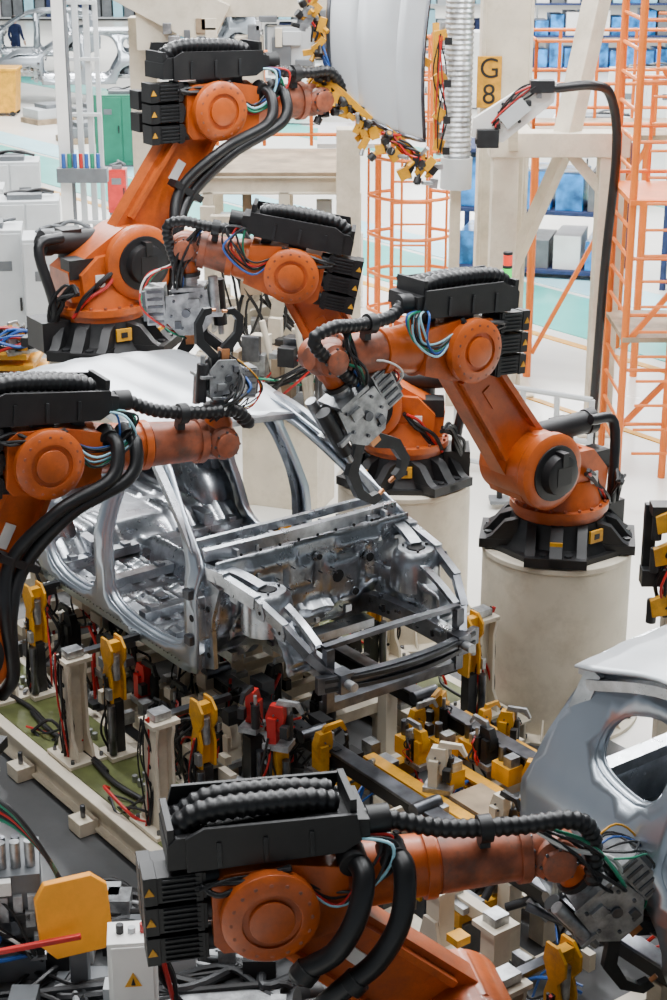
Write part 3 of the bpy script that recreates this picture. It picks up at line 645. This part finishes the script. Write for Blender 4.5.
# ------------------------------------------------------------------ foreground left equipment
q=B()
q.ext([(-.2,-.14),(-.12,-.23),(.15,-.21),(.2,-.12),(.2,.16),(.12,.23),(-.14,.21),(-.2,.12)],(0,0,.56),(.96,.28,0),(-.1,.2,.95),.07,OYL)
q.box((0,.12,.28),(.1,.1,.56),DKG);q.box((0,.12,.02),(.3,.3,.04),DKG)
q.beam((-.6,-.18,.40),(.06,-.14,.52),.03,.03,RED);q.beam((-.75,-.18,.37),(-.5,-.18,.415),.035,.035,WHT);q.box((-.62,.0,.2),(.06,.06,.4),DKG);q.box((-.62,-.1,.4),(.06,.25,.05),DKG)
fin(q,'yellow_guard_plate_stand',TR(-1.43,8.0))
q=B()
q.box((0,0,.70),(.25,.2,.36),WHT);q.box((0,-.105,.70),(.21,.01,.32),WHT);q.ext([(-.045,-.04),(.045,-.04),(0,.045)],(0,-.113,.67),(1,0,0),(0,0,1),.004,YEL);q.ext([(-.012,-.02),(.012,-.02),(0,.025)],(0,-.117,.66),(1,0,0),(0,0,1),.003,BLK)
q.box((0,.02,.26),(.08,.08,.52),DKG);q.box((0,0,.015),(.3,.26,.03),DKG);q.cyl((-.06,0,.88),(-.06,0,.93),.02,BLK);q.cyl((.06,0,.88),(.06,0,.93),.02,RED);q.cyl((.0,0,.88),(.0,0,.91),.02,GRY)
q.cables((.12,0,.8),(.3,.2,.05),5,.04,.05,.012,[BLK,BLK,RED,BLK]);fin(q,'control_junction_box',TR(-1.03,7.4,-.02,6))
q=B()
q.box((0,0,.35),(.5,.4,.7),DKG);q.box((-.1,-.205,.5),(.2,.01,.2),GRY)
for i in range(6):
    q.cyl((-.2+.08*i,-.1,.7),(-.2+.08*i,-.1,.86),.03,ALU,n=14);q.cyl((-.2+.08*i,.06,.7),(-.2+.08*i,.06,.8),.025,STD,n=12);q.box((-.2+.08*i,-.21,.5),(.05,.04,.16),ALU)
q.cables((-.2,-.2,.6),(.2,-.2,.2),14,.14,.0,.012)
for i in range(16):q.box((R.uniform(-.25,.25),-.22,R.uniform(.1,.65)),(R.uniform(.03,.1),.06,R.uniform(.03,.1)),R.choice([ALU,STD,DGR,WHT,BLK]))
for j,mm in enumerate([GRC,BLK,RED,BLK,GRC,BLK]):
    q.tube([(-.5,-.05+j*.03,.85),(-.2,-.05+j*.03,1.02+.02*j),(.1,-.1,.98+.02*j),(.34,-.2,.7),(.36,-.3,.35+.05*j)],.014,mm,8,8)
fin(q,'valve_manifold_cabinet',TR(-1.92,8.35,0,10))
q=B()
for i in range(56):
    p=V((R.uniform(-1.4,.1),R.uniform(-.8,.9),.02));q.tube([p,p+V((R.uniform(-.3,.3),R.uniform(-.2,.2),.03)),p+V((R.uniform(.2,.5),R.uniform(-.3,.3),.05)),p+V((R.uniform(.5,.8),R.uniform(-.2,.2),.02))],R.choice([.012,.02,.03]),R.choice([BLK,RUB,BLK,DGR,GRY,BLK]),8,6)
for i in range(26):
    q.box((R.uniform(-1.4,.6),R.uniform(-.6,.9),.08),(R.uniform(.08,.2),R.uniform(.06,.18),.16),R.choice([ALU,DKG,BLK,GRY,STD]))
q.box((-.55,.55,.03),(1.3,.5,.05),ALU);q.box((-.2,-.35,.03),(1.0,.35,.05),ALU)
fin(q,'floor_cable_run',TR(-.6,8.2))
q=B()
q.box((0,0,.75),(.16,.16,1.5),BEI);q.box((0,0,.02),(.4,.4,.04),BEI);q.beam((-.25,0,1.5),(.4,0,1.5),.12,.12,DGR);q.beam((-.2,.05,1.5),(-.2,.05,2.0),.06,.08,DGR)
for z_ in(1.25,1.62,1.85):
    q.ext([(-.06,0),(.1,.03),(.12,.12),(.05,.18),(-.08,.12)],(-.12,-.12,z_),(1,0,0),(0,0,1),.05,YEL);q.cyl((-.18,-.1,z_-.05),(-.18,-.1,z_+.12),.035,DGR);q.box((-.05,-.08,z_+.05),(.12,.12,.1),DGR)
q.box((.05,-.05,1.7),(.2,.2,.3),DGR);q.box((-.1,-.05,2.0),(.24,.14,.07),DGR)
q.cables((-.1,-.1,1.3),(.1,-.1,2.0),12,.12,0,.012,[BLK,BLK,RED,BLK]);fin(q,'side_panel_gripper_station',TR(2.32,10.6))
# ------------------------------------------------------------------ panel held by handling robot
q=B()
c=[V((.0,16.95,5.2)),V((.94,17.15,4.95)),V((.89,16.9,3.50)),V((.0,16.75,3.98))]
rows=[]
for i in range(25):
    t=i/24;r=[]
    for j in range(25):
        s=j/24;p=(c[0]*(1-s)+c[1]*s)*(1-t)+(c[3]*(1-s)+c[2]*s)*t
        d=-.13*math.sin(s*math.pi)-.08*math.sin(t*math.pi)+.03*math.exp(-((s-.3)/.035)**2)+.03*math.exp(-((s-.7)/.035)**2)
        p+=V((0,d,0))+V((-.05*math.sin(t*math.pi),0,-.06*math.sin(s*math.pi)))
        r.append(p)
    rows.append(r)
q.sheet(rows,HOOD)
edge=rows[0]+[r[-1] for r in rows[1:]]+rows[-1][::-1][1:]+[r[0] for r in rows[::-1][1:]]
q.tube(edge,.014,STD,6,1);fin(q,'car_hood_panel',None,bevel=0,solid=.02)
q=B();q.T=M.Translation((-.04,0,0))
def P(*a):return V(a)
q.bar([P(-.22,16.95,5.0),P(-.1,16.9,4.5),P(.12,16.85,3.98)],.09,.09,YEL,sub=1)
q.bar([P(.02,16.8,4.05),P(.5,16.75,3.66),P(1.0,16.85,3.24)],.11,.11,YEL,sub=1)
q.bar([P(-.05,16.7,4.15),P(.4,16.65,3.74)],.06,.06,YEL,sub=1)
q.bar([P(.1,17.3,4.6),P(1.0,17.3,4.2)],.08,.08,YEL,sub=1);q.bar([P(-.15,17.1,4.5),P(.15,17.3,4.55)],.08,.08,YEL,sub=1);q.bar([P(1.04,17.2,4.6),P(1.06,17.0,3.4)],.06,.06,YEL,sub=1)
q.bar([P(-.28,16.75,3.95),P(.0,16.9,4.1)],.12,.12,DGR,sub=1);q.bar([P(-.5,16.6,3.98),P(-.2,16.8,3.98)],.14,.14,DGR,sub=1)
for i in range(56):
    t=R.random()
    p=(P(-.24,16.8,5.1).lerp(P(.05,16.75,4.0),t) if i%2 else P(.05,16.72,3.97).lerp(P(1.02,16.75,3.22),t))
    p+=V((R.uniform(-.14,.06),R.uniform(-.08,.03),R.uniform(-.16,.04)))
    q.box(p,(R.uniform(.05,.12),R.uniform(.05,.1),R.uniform(.05,.14)),R.choice([YEL,YEL,YEL,ALU,DGR,YEL]),tuple(M.Rotation(R.uniform(0,1.5),3,'Y').col))
    d=V((R.uniform(-.8,.6),-.3,R.uniform(-1,1))).normalized();q.cyl(p,p+d*R.uniform(.08,.16),.022,R.choice([ALU,BLK,YEL]),n=12)
    if R.random()<.4:q.cyl(p+d*.08,p+d*.14,.04,BLK,n=14)
for i in range(16):
    a=P(-.24,16.75,5.0).lerp(P(.05,16.72,4.0),R.random());q.cables(a,a+P(R.uniform(.0,.15),0,-R.uniform(.2,.35)),1,.06,.03,.011,[BLK,RED,BLK,BLU,BLK])
    a=P(.05,16.72,4.0).lerp(P(1.0,16.75,3.3),R.random()*.7);q.cables(a,a+P(.3,0,-.2),1,.05,.04,.011,[BLK,RED,BLK,BLK])
for z in(4.5,4.1,3.75,3.45):
    q.box(P(1.08,17.0,z),(.1,.08,.12),YEL,tuple(M.Rotation(z,3,'Y').col));q.cyl(P(1.08,17.0,z-.1),P(1.1,17.0,z+.12),.025,ALU,n=12);q.box(P(1.15,16.95,z-.05),(.07,.07,.07),DGR)
q.cables(P(1.08,16.95,4.5),P(1.08,16.95,3.4),5,.08,.0,.01,[BLK,RED,BLK])
fin(q,'panel_gripper_frame',CT.inverted(),HR,bevel=.005)
# ------------------------------------------------------------------ mid background
q=B()
q.box((0,0,4.5),(.56,.5,9),BEI);q.box((0,0,.02),(.9,.8,.04),BEI)
for s in(-1,1):q.box((s*.27,-.26,4.5),(.04,.03,9),BEI)
q.box((-.20,-.29,3.74),(.28,.02,.58),YEL);e=empty('building_column',TR(1.98,20.2));fin(q,'shaft',I4,e)
for ch,z in(('G',3.79),('8',3.50)):
    t=bpy.data.curves.new('letter_'+ch,'FONT');t.body=ch;t.size=.32;t.extrude=.004;t.align_x='CENTER';t.materials.append(BLK)
    o=bpy.data.objects.new('letter_'+ch,t);bpy.context.scene.collection.objects.link(o);o.parent=e;o.location=(-.20,-.305,z);o.rotation_euler=(rad(90),0,0)
q=B()
zt=3.25
for x,y in((1.85,18.5),(3.0,18.5),(2.0,19.4)):
    q.box((x,y,zt/2),(.28,.28,zt),BEI);q.box((x,y,.02),(.5,.5,.04),BEI)
q.box((2.42,18.5,zt),(1.5,.32,.26),BEI);q.box((2.0,18.95,zt),(.3,1.1,.24),BEI)
q.beam((2.0,19.3,1.6),(2.5,18.6,3.15),.14,.14,BEI);q.beam((2.95,18.5,2.7),(2.55,18.5,3.15),.12,.12,BEI)
q.bar([(2.5,18.5,3.3),(2.9,18.9,5.2)],.22,.22,BEI,sub=1)
PF=fin(q,'beige_portal_frame',I4,bevel=.01)
q=B();q.T=M.Translation((-.17,0,-.28))
q.ext([(-.42,-.24),(-.1,-.3),(.4,.1),(.42,.3),(.1,.26),(-.4,-.06)],(1.98,17.4,4.0),(1,0,0),(0,0,1),.08,WHT)
q.box((1.72,17.35,3.75),(.22,.2,.18),DGR);q.box((2.25,17.35,4.26),(.24,.16,.12),DGR);q.bolts((1.95,17.35,4.0),(0,-1,0),.12,8,.02,DGR,.03)
for i in range(8):q.box((1.62+.1*i,17.33,3.72+.075*i),(.05,.10,.05),R.choice([DGR,ALU,BLK]))
q.box((1.98,17.3,4.0),(.3,.05,.16),GRY,tuple(M.Rotation(-.7,3,'Y').col))
q.beam((1.98,17.44,3.9),(2.1,18.4,3.5),.1,.1,BEI)
q.T=M.Identity(4)
q.tube([(2.2,17.4,3.95),(2.6,17.4,3.98),(2.80,17.5,3.85),(2.90,17.6,3.3),(2.86,17.7,2.0),(2.83,17.8,.05)],.05,RUB,10,8)
q.cables((2.05,17.3,4.0),(1.6,17.3,3.6),7,.06,-.05,.011,[BLK,BLK,RUB,RED]);fin(q,'tool_changer',I4,PF)
q=B()
pr=[]
for i in range(130):z=2.9+.028*i;pr.append((z,.165 if i%2 else .15))
q.lathe((0,0,0),(0,0,1),pr,ALU,24);q.cyl((0,0,2.6),(0,0,2.95),.18,GRY);q.box((0,.05,1.3),(.12,.12,2.6),BEI);fin(q,'flexible_extraction_duct',TR(1.40,19.5),bevel=0)
def rails(q,p,q2,h=1.1,mt=SOR,n=4,r=.022):
    p=V(p);q2=V(q2)
    for i in range(n+1):
        a=p.lerp(q2,i/n);q.cyl(a,a+V((0,0,h)),r,mt,n=8)
    for k in(.12,.55,1):q.cyl(p+V((0,0,h*k)),q2+V((0,0,h*k)),r,mt,n=8)
q=B();rails(q,(-1.4,20.75,2.9),(.3,20.75,2.9),n=3);rails(q,(.3,20.7,2.9),(.3,23,2.9),n=3);q.box((.25,22,2.86),(.9,2,.05),GRY)
for x,y in((.1,22.9),(.6,22.9),(.1,21.2)):q.cyl((x,y,0),(x,y,2.86),.045,SOR,n=8)
rails(q,(-.3,22.9,2.9),(1.6,22.9,2.9),n=3);PLAT=fin(q,'orange_access_gangway',I4,bevel=0)
def cageladder(name,mw,h,r=.38,base=1.0):
    q=B()
    for x in(-.25,.25):q.cyl((x,0,0),(x,0,h+1),.028,SOR,n=8)
    z=.25
    while z<h+1:q.cyl((-.25,0,z),(.25,0,z),.016,SOR,n=6);z+=.28
    z=base
    while z<h+1:
        q.tube([(.25*1,0,z)]+[(r*1.15*math.cos(rad(t)),-.12-r*1.6*math.sin(rad(t))*.9,z) for t in range(10,171,20)]+[(-.25,0,z)],.024,SOR,6,2);z+=.5
    for t in range(10,171,32):q.cyl((r*1.15*math.cos(rad(t)),-.12-r*1.44*math.sin(rad(t)),base),(r*1.15*math.cos(rad(t)),-.12-r*1.44*math.sin(rad(t)),h+1),.018,SOR,n=6)
    fin(q,name,mw,PLAT,bevel=0)
cageladder('caged_ladder',TR(1.02,22.3,0,0),3.1,.5,.6)
q=B()
for x,y in((2.98,16.9),(3.95,16.9),(2.98,18.0),(3.95,18.0),(3.45,16.9)):q.cyl((x,y,0),(x,y,5.2),.04,SOR,n=8)
for i in range(17):
    z=.3+i*.29
    for a,c in(((2.98,16.9),(3.95,16.9)),((2.98,16.9),(2.98,18.0))):
        if i%2 or a[0]==c[0]:q.cyl((a[0],a[1],z),(c[0],c[1],z),.02,SOR,n=6)
for i in range(18):q.cyl((3.1,16.8,.3+i*.26),(3.5,16.8,.3+i*.26),.016,SOR,n=6)
q.box((3.5,17.45,2.9),(1.1,1.2,.05),SOR);q.box((3.5,17.45,1.5),(1.1,1.2,.05),BRN);q.beam((2.95,16.9,1.4),(3.98,16.9,2.7),.05,.05,SOR);q.beam((3.98,16.9,2.9),(3.2,16.9,4.2),.07,.05,SOR)
q.beam((2.98,17.2,.4),(3.98,17.2,1.5),.06,.05,SOR)
rails(q,(3.0,18.0,2.9),(3.95,18.0,2.9),n=3);fin(q,'orange_scaffold_stair_tower',bevel=0)
q=B()
q.box((3.9,21.5,3.0),(3.0,1.6,.06),BRN)
for x in(2.45,3.8,5.2):
    for y in(20.8,22.2):q.cyl((x,y,0),(x,y,3.0),.05,SOR,n=8)
rails(q,(2.4,20.7,3.03),(5.3,20.7,3.03),n=6);rails(q,(2.4,22.3,3.03),(5.3,22.3,3.03),n=6);rails(q,(2.4,20.7,3.03),(2.4,22.3,3.03),n=2)
q.beam((2.5,20.8,.3),(3.8,20.8,2.9),.05,.05,SOR);fin(q,'orange_access_platform',bevel=0)
q=B()
zt=2.85
q.box((-.6,19.8,zt),(1.7,1.8,.05),BRN)
for y in(18.95,20.65):q.ibeam((-1.5,y,zt-.12),(.3,y,zt-.12),.12,.2,BEI)
for x in(-1.4,-.55,.25):
    q.beam((x,18.95,zt-.12),(x,20.65,zt-.12),.1,.16,BEI)
    for y in(18.95,20.65):q.box((x,y,(zt-.2)/2),(.12,.12,zt-.2),BEI);q.box((x,y,.015),(.3,.3,.03),BEI)
q.beam((-1.4,18.95,.4),(-.55,18.95,2.5),.08,.08,BEI);q.beam((-.55,18.95,2.5),(.25,18.95,.4),.08,.08,BEI);q.beam((-1.4,18.95,1.4),(.25,18.95,1.4),.1,.1,BEI)
q.box((.16,18.6,1.7),(.26,.3,3.4),BEI)
q.beam((-1.7,18.6,1.1),(.1,18.6,1.6),.12,.16,BEI);q.beam((-1.5,18.2,.9),(-.5,18.2,2.1),.12,.14,BEI);q.beam((-.9,18.2,.0),(-.5,18.2,2.1),.12,.14,BEI);q.beam((-1.5,18.2,.9),(-1.5,18.2,.0),.12,.14,BEI)
for i in range(60):
    q.box((R.uniform(-1.5,.2),R.uniform(18.0,19.5),R.uniform(.6,2.5)),(R.uniform(.06,.25),R.uniform(.06,.2),R.uniform(.06,.3)),R.choice([BEI,BEI,GRY,ALU,DGR,BRN]))
for i in range(14):q.cables((R.uniform(-1.5,0),18.2,2.5),(R.uniform(-1.5,0),18.1,1.0),1,.2,.1,.02,[BLK,BLK,DGR])
fin(q,'beige_steel_mezzanine')
q=B()
q.box((0,0,.5),(.8,.5,1.0),BEI);q.box((0,0,1.02),(1.0,.7,.05),DKG)
for i in range(36):
    q.box((R.uniform(-.5,.5),R.uniform(-.3,.3),R.uniform(1.1,1.75)),(R.uniform(.05,.2),R.uniform(.05,.2),R.uniform(.05,.25)),R.choice([BEI,ALU,STD,DGR,BRN,GRY]))
for i in range(6):
    x=R.uniform(-.5,.5);q.cyl((x,-.2,1.05),(x+R.uniform(-.2,.2),-.2,1.9),.03,R.choice([ALU,BEI,STD]))
q.cables((-.5,-.3,1.2),(.5,-.3,1.6),12,.15,.05,.015);fin(q,'gun_dressing_stand',TR(-.45,16.2,0,-20))
q=B()
q.bar([(-2.6,19.0,5.15),(-1.5,18.8,4.6),(-1.2,18.8,4.45)],.5,.5,BEI,sub=1);q.box((-.7,18.9,4.7),(1.5,.5,.3),BEI);q.box((-1.9,18.9,4.5),(.4,.4,.6),BEI);q.box((-2.1,19.4,2.25),(.3,.3,4.5),BEI);q.box((-2.1,19.4,.02),(.6,.6,.04),BEI)
q.bar([(-.1,18.9,4.85),(.4,18.9,5.2)],.3,.3,BEI,sub=1);q.bar([(-2.0,19.2,4.4),(-1.4,19.0,3.9)],.14,.14,GRY,sub=1)
q.box((-.45,18.75,4.2),(.5,.3,.5),GRY);q.box((-.9,18.75,4.1),(.3,.3,.5),BEI);q.box((-.55,18.58,4.2),(.2,.05,.3),DKG)
for i in range(26):q.box((R.uniform(-1.8,.0),18.6,R.uniform(4.0,4.6)),(R.uniform(.05,.2),.12,R.uniform(.05,.2)),R.choice([DKG,GRY,BEI,ALU,BRN]))
fin(q,'overhead_material_hoist')
q=B()
for i,(x,r_) in enumerate([(0,.1),(.22,.05),(.36,.05),(.48,.04)]):q.box((x,i*.06,3.5),(r_*1.6,r_*1.6,7),GRY if i else WHT)
q.box((.06,-.12,4.95),(.2,.03,.5),YEL);q.box((0.06,-.14,4.98),(.1,.02,.3),BLK);q.cyl((.1,-.05,0),(.1,-.05,7),.03,DKG,n=8)
for i in range(8):q.box((.25,.05,.6+i*.75),(.55,.05,.05),GRY)
for i in range(7):q.cyl((.0+.08*i,-.2,2.15),(.0+.08*i,-.2,2.35),.03,[BLU,GRC,BLU,RED,BLU,GRC,BLU][i],n=12)
q.box((.25,-.15,2.05),(.7,.2,.2),DKG)
fin(q,'cable_riser_posts',TR(-3.75,24))
def cabinet(name,mw,w_,d,h,mt=GRY,doors=2):
    q=B();q.box((0,0,h/2+.05),(w_,d,h),mt);q.box((0,0,.05),(w_-.04,d-.04,.1),DKG)
    for i in range(doors):
        x=-w_/2+w_/doors*(i+.5);q.box((x,-d/2-.01,h/2+.07),(w_/doors-.03,.025,h-.12),mt);q.box((x+w_/doors*.38,-d/2-.03,h*.55),(.03,.03,.16),BLK);q.box((x,-d/2-.026,h*.8),(.18,.01,.12),DKG)
    q.box((0,0,h+.08),(w_*.5,d*.6,.08),DKG);q.cables((-w_*.3,0,h+.1),(w_*.4,d*.2,h+.1),3,.06,-.04,.02,[BLK,DKG]);fin(q,name,mw)
for x,y in((-4.25,20.6),(-3.25,20.1),(-5.0,23.5),(-4.1,22.6),(-5.9,26.5),(-4.9,25.9),(-6.2,29.5)):
    cabinet('electrical_cabinet',TR(x,y,0,8),.9,.6,1.9)
cabinet('green_machine_cabinet',TR(-4.6,38,0,0),1.2,.9,1.5,GRN,2)
cabinet('small_red_box',TR(-4.05,32,0,0),.35,.3,.8,RED,1)
q=B()
for i in range(4):q.box((0,0,1.15+i*.11),(1.0-.12*i,.7,.05),YEL)
for x in(-.45,.45):
    for y in(-.3,.3):q.box((x,y,.6),(.1,.1,1.2),YEL)
for i in range(12):
    clampunit(q,-.45+.08*i,-.3+.07*(i%4),1.5,R.choice([YEL,DGR,DGR,ALU]),R.uniform(0,180),.8)
q.cables((-.4,-.4,1.4),(.5,-.4,1.7),10,.12,-.1,.014,[BLK,BLK,BLU,RED]);fin(q,'yellow_tooling_rack',TR(-3.35,16.6))
def rack(name,mw,w_,d,h,sh,fill):
    q=B()
    for x in(-w_/2,w_/2):
        for y in(-d/2,d/2):q.box((x,y,h/2),(.08,.08,h),NAV if fill is BLW else GRY)
    for k in range(sh+1):
        z=.12+(h-.15)*k/sh;q.box((0,0,z),(w_,d,.06),NAV if fill is BLW else GRY)
        if k<sh:
            x=-w_/2+.3
            while x<w_/2-.2:
                hh=R.uniform(.5,.95)*(h/sh-.15);q.box((x,0,z+.03+hh/2),(.42,d*.8,hh),R.choice([fill,fill,fill,CYA,WHT,DKG,NAV]));x+=.5
    fin(q,name,mw)
rack('blue_parts_rack',TR(3.3,27.0,0,-15),2.6,1.2,2.0,2,BLW)
rack('blue_parts_rack',TR(6.3,25.6,0,-30),2.2,1.2,2.0,2,BLW)
rack('blue_parts_rack',TR(9.0,58,0,0),8,1.5,3.2,3,BLW)
rack('blue_parts_rack',TR(14.5,52,0,0),6,1.5,3.2,3,BLW)
rack('grey_parts_rack',TR(-2,62,0,0),7,1.5,2.6,2,DKG)
rack('grey_parts_rack',TR(4,70,0,0),8,1.5,2.6,2,GRY)
rack('grey_parts_rack',TR(-14,80,0,0),16,1.5,3.2,2,DKG)
for x,y,h in((5.0,33,1.6),(6.5,36,2.2),(-1.2,45,1.4),(2.5,44,1.8),(4.6,48,2.0)):cabinet('white_machine_cabinet',TR(x,y,0,-10),1.6,1.0,h,WHT,2)
q=B()
rails(q,(1.3,17.2,0),(2.6,16.4,0),1.0,GRY,4,.03);fin(q,'grey_guard_rail',bevel=0)
q=B();rails(q,(-.6,21.4,0),(.4,24.5,0),1.1,WHT,5,.03);fin(q,'white_guard_rail',bevel=0)
q=B();q.cyl((0,0,0),(0,0,2.25),.03,BLK,n=10);q.cyl((0,0,2.25),(0,0,2.37),.045,GLO,n=14);q.cyl((0,0,2.37),(0,0,2.4),.047,BLK,n=14);q.cyl((0,0,2.4),(0,0,2.5),.045,RLO,n=14);q.cyl((0,0,2.5),(0,0,2.53),.047,BLK,n=14);q.box((0,0,.02),(.2,.2,.04),DKG);fin(q,'signal_tower_light',TR(1.66,16.0,.06))
CARW=mat('far_car_silver',(.30,.33,.36),.6,.32,.05,2)
for x,y,ya in((-9.4,49.0,188),(-12.0,57,188),(-7.0,60,188)):
    carbody('car_body_in_white',TR(x,y,-.45,ya),full=True,skin=CARW,roof=CARW)
for x,y,ya in((6.6,36.5,170),(8.6,42,160)):
    carbody('car_body_in_white',TR(x,y,-.45,ya),full=True,skin=CARW,roof=CARW)
def bin_(name,mw,w_,h,mt):
    q=B();q.ext([(-w_/2*.85,0),(w_/2*.85,0),(w_/2,h),(-w_/2,h)],(0,0,.1),(1,0,0),(0,0,1),w_*.8,mt);q.box((0,0,h+.12),(w_*1.06,w_*.88,.08),mt)
    for s in(-1,1):
        q.cyl((s*w_*.35,-.4*w_,.08),(s*w_*.35,-.34*w_,.08),.08,BLK);q.cyl((s*w_*.35,.34*w_,.08),(s*w_*.35,.4*w_,.08),.08,BLK)
    fin(q,name,mw,bevel=.02)
bin_('yellow_waste_bin',TR(-8.9,46.5),1.0,1.1,YEL);bin_('yellow_waste_bin',TR(-10.2,47),1.0,1.1,YEL)
for (x,y) in [(-7.4,45.0),(-6.2,45),(-5.0,45.5),(-3.6,47),(-6.0,41.5)]:
    q=B();q.box((0,0,.07),(1.2,.9,.14),BRN)
    q.box((0,0,.14+.12),(1.1,.8,.24),R.choice([BEI,GRY,DKG,DKG]));q.box((.1,0,.42),(.7,.6,.12),R.choice([GRY,STL,DKG]));fin(q,'pallet_of_parts',TR(x,y,0,R.uniform(0,40)))
# ------------------------------------------------------------------ worker
def worker(mw):
    e=empty('worker',mw)
    def skin(name,vs,eds,rs,mt,sub=2):
        me=bpy.data.meshes.new(name);me.from_pydata(vs,eds,[]);me.materials.append(mt)
        o=bpy.data.objects.new(name,me);bpy.context.scene.collection.objects.link(o);o.parent=e
        o.modifiers.new('skin','SKIN')
        for i,r_ in enumerate(rs):me.skin_vertices[0].data[i].radius=(r_,r_) if not isinstance(r_,tuple) else r_
        me.skin_vertices[0].data[0].use_root=True
        sm=o.modifiers.new('sub','SUBSURF');sm.levels=sub;sm.render_levels=sub
    vs=[(0,0,.95),(0,0,1.15),(0,.01,1.38),(0,0,1.50),
        (-.1,0,.90),(-.11,-.02,.5),(-.12,.03,.1),(-.12,-.12,.05),
        (.1,0,.90),(.13,.03,.5),(.14,.1,.1),(.14,-.04,.05),
        (-.19,.0,1.42),(-.25,-.02,1.14),(-.22,-.16,.95),
        (.19,.0,1.42),(.27,.02,1.14),(.27,-.08,.90)]
    ed=[(0,1),(1,2),(2,3),(0,4),(4,5),(5,6),(6,7),(0,8),(8,9),(9,10),(10,11),(2,12),(12,13),(13,14),(2,15),(15,16),(16,17)]
    rs=[(.16,.11),(.15,.1),(.17,.11),.06,.09,.065,.05,.045,.09,.065,.05,.045,.065,.05,.038,.065,.05,.038]
    skin('workwear',vs,ed,rs,NAV)
    skin('head',[(0,0,1.48),(0,-.01,1.56),(0,-.015,1.63),(0,0,1.71),(0,-.1,1.62)],[(0,1),(1,2),(2,3),(2,4)],[.05,.055,(.075,.09),(.06,.075),.015],SKN)
    q=B();q.lathe((0,.015,1.64),(0,.15,1),[(0,.085),(.06,.09),(.1,.075),(.125,.03)],HAI,16)
    fin(q,'hair',I4,e,0)
    for s,wr in((-1,V((-.22,-.17,.94))),(1,V((.27,-.09,.89)))):
        q=B();q.lathe(wr,(0,-.2,-1),[(0,.03),(.04,.042),(.09,.04)],SKN,10)
        for i in range(4):
            a=wr+V((-.03+.02*i,-.02,-.08));q.tube([a,a+V((0,-.01,-.04)),a+V((0,-.03,-.065-.006*(i%3)))],.009,SKN,6,3)
        a=wr+V((-.035*s,-.02,-.03));q.tube([a,a+V((-.02*s,-.03,-.03)),a+V((-.02*s,-.045,-.055))],.01,SKN,6,3);fin(q,'hand',I4,e,0)
worker(TR(-10.5,58,0,150))
print('done')
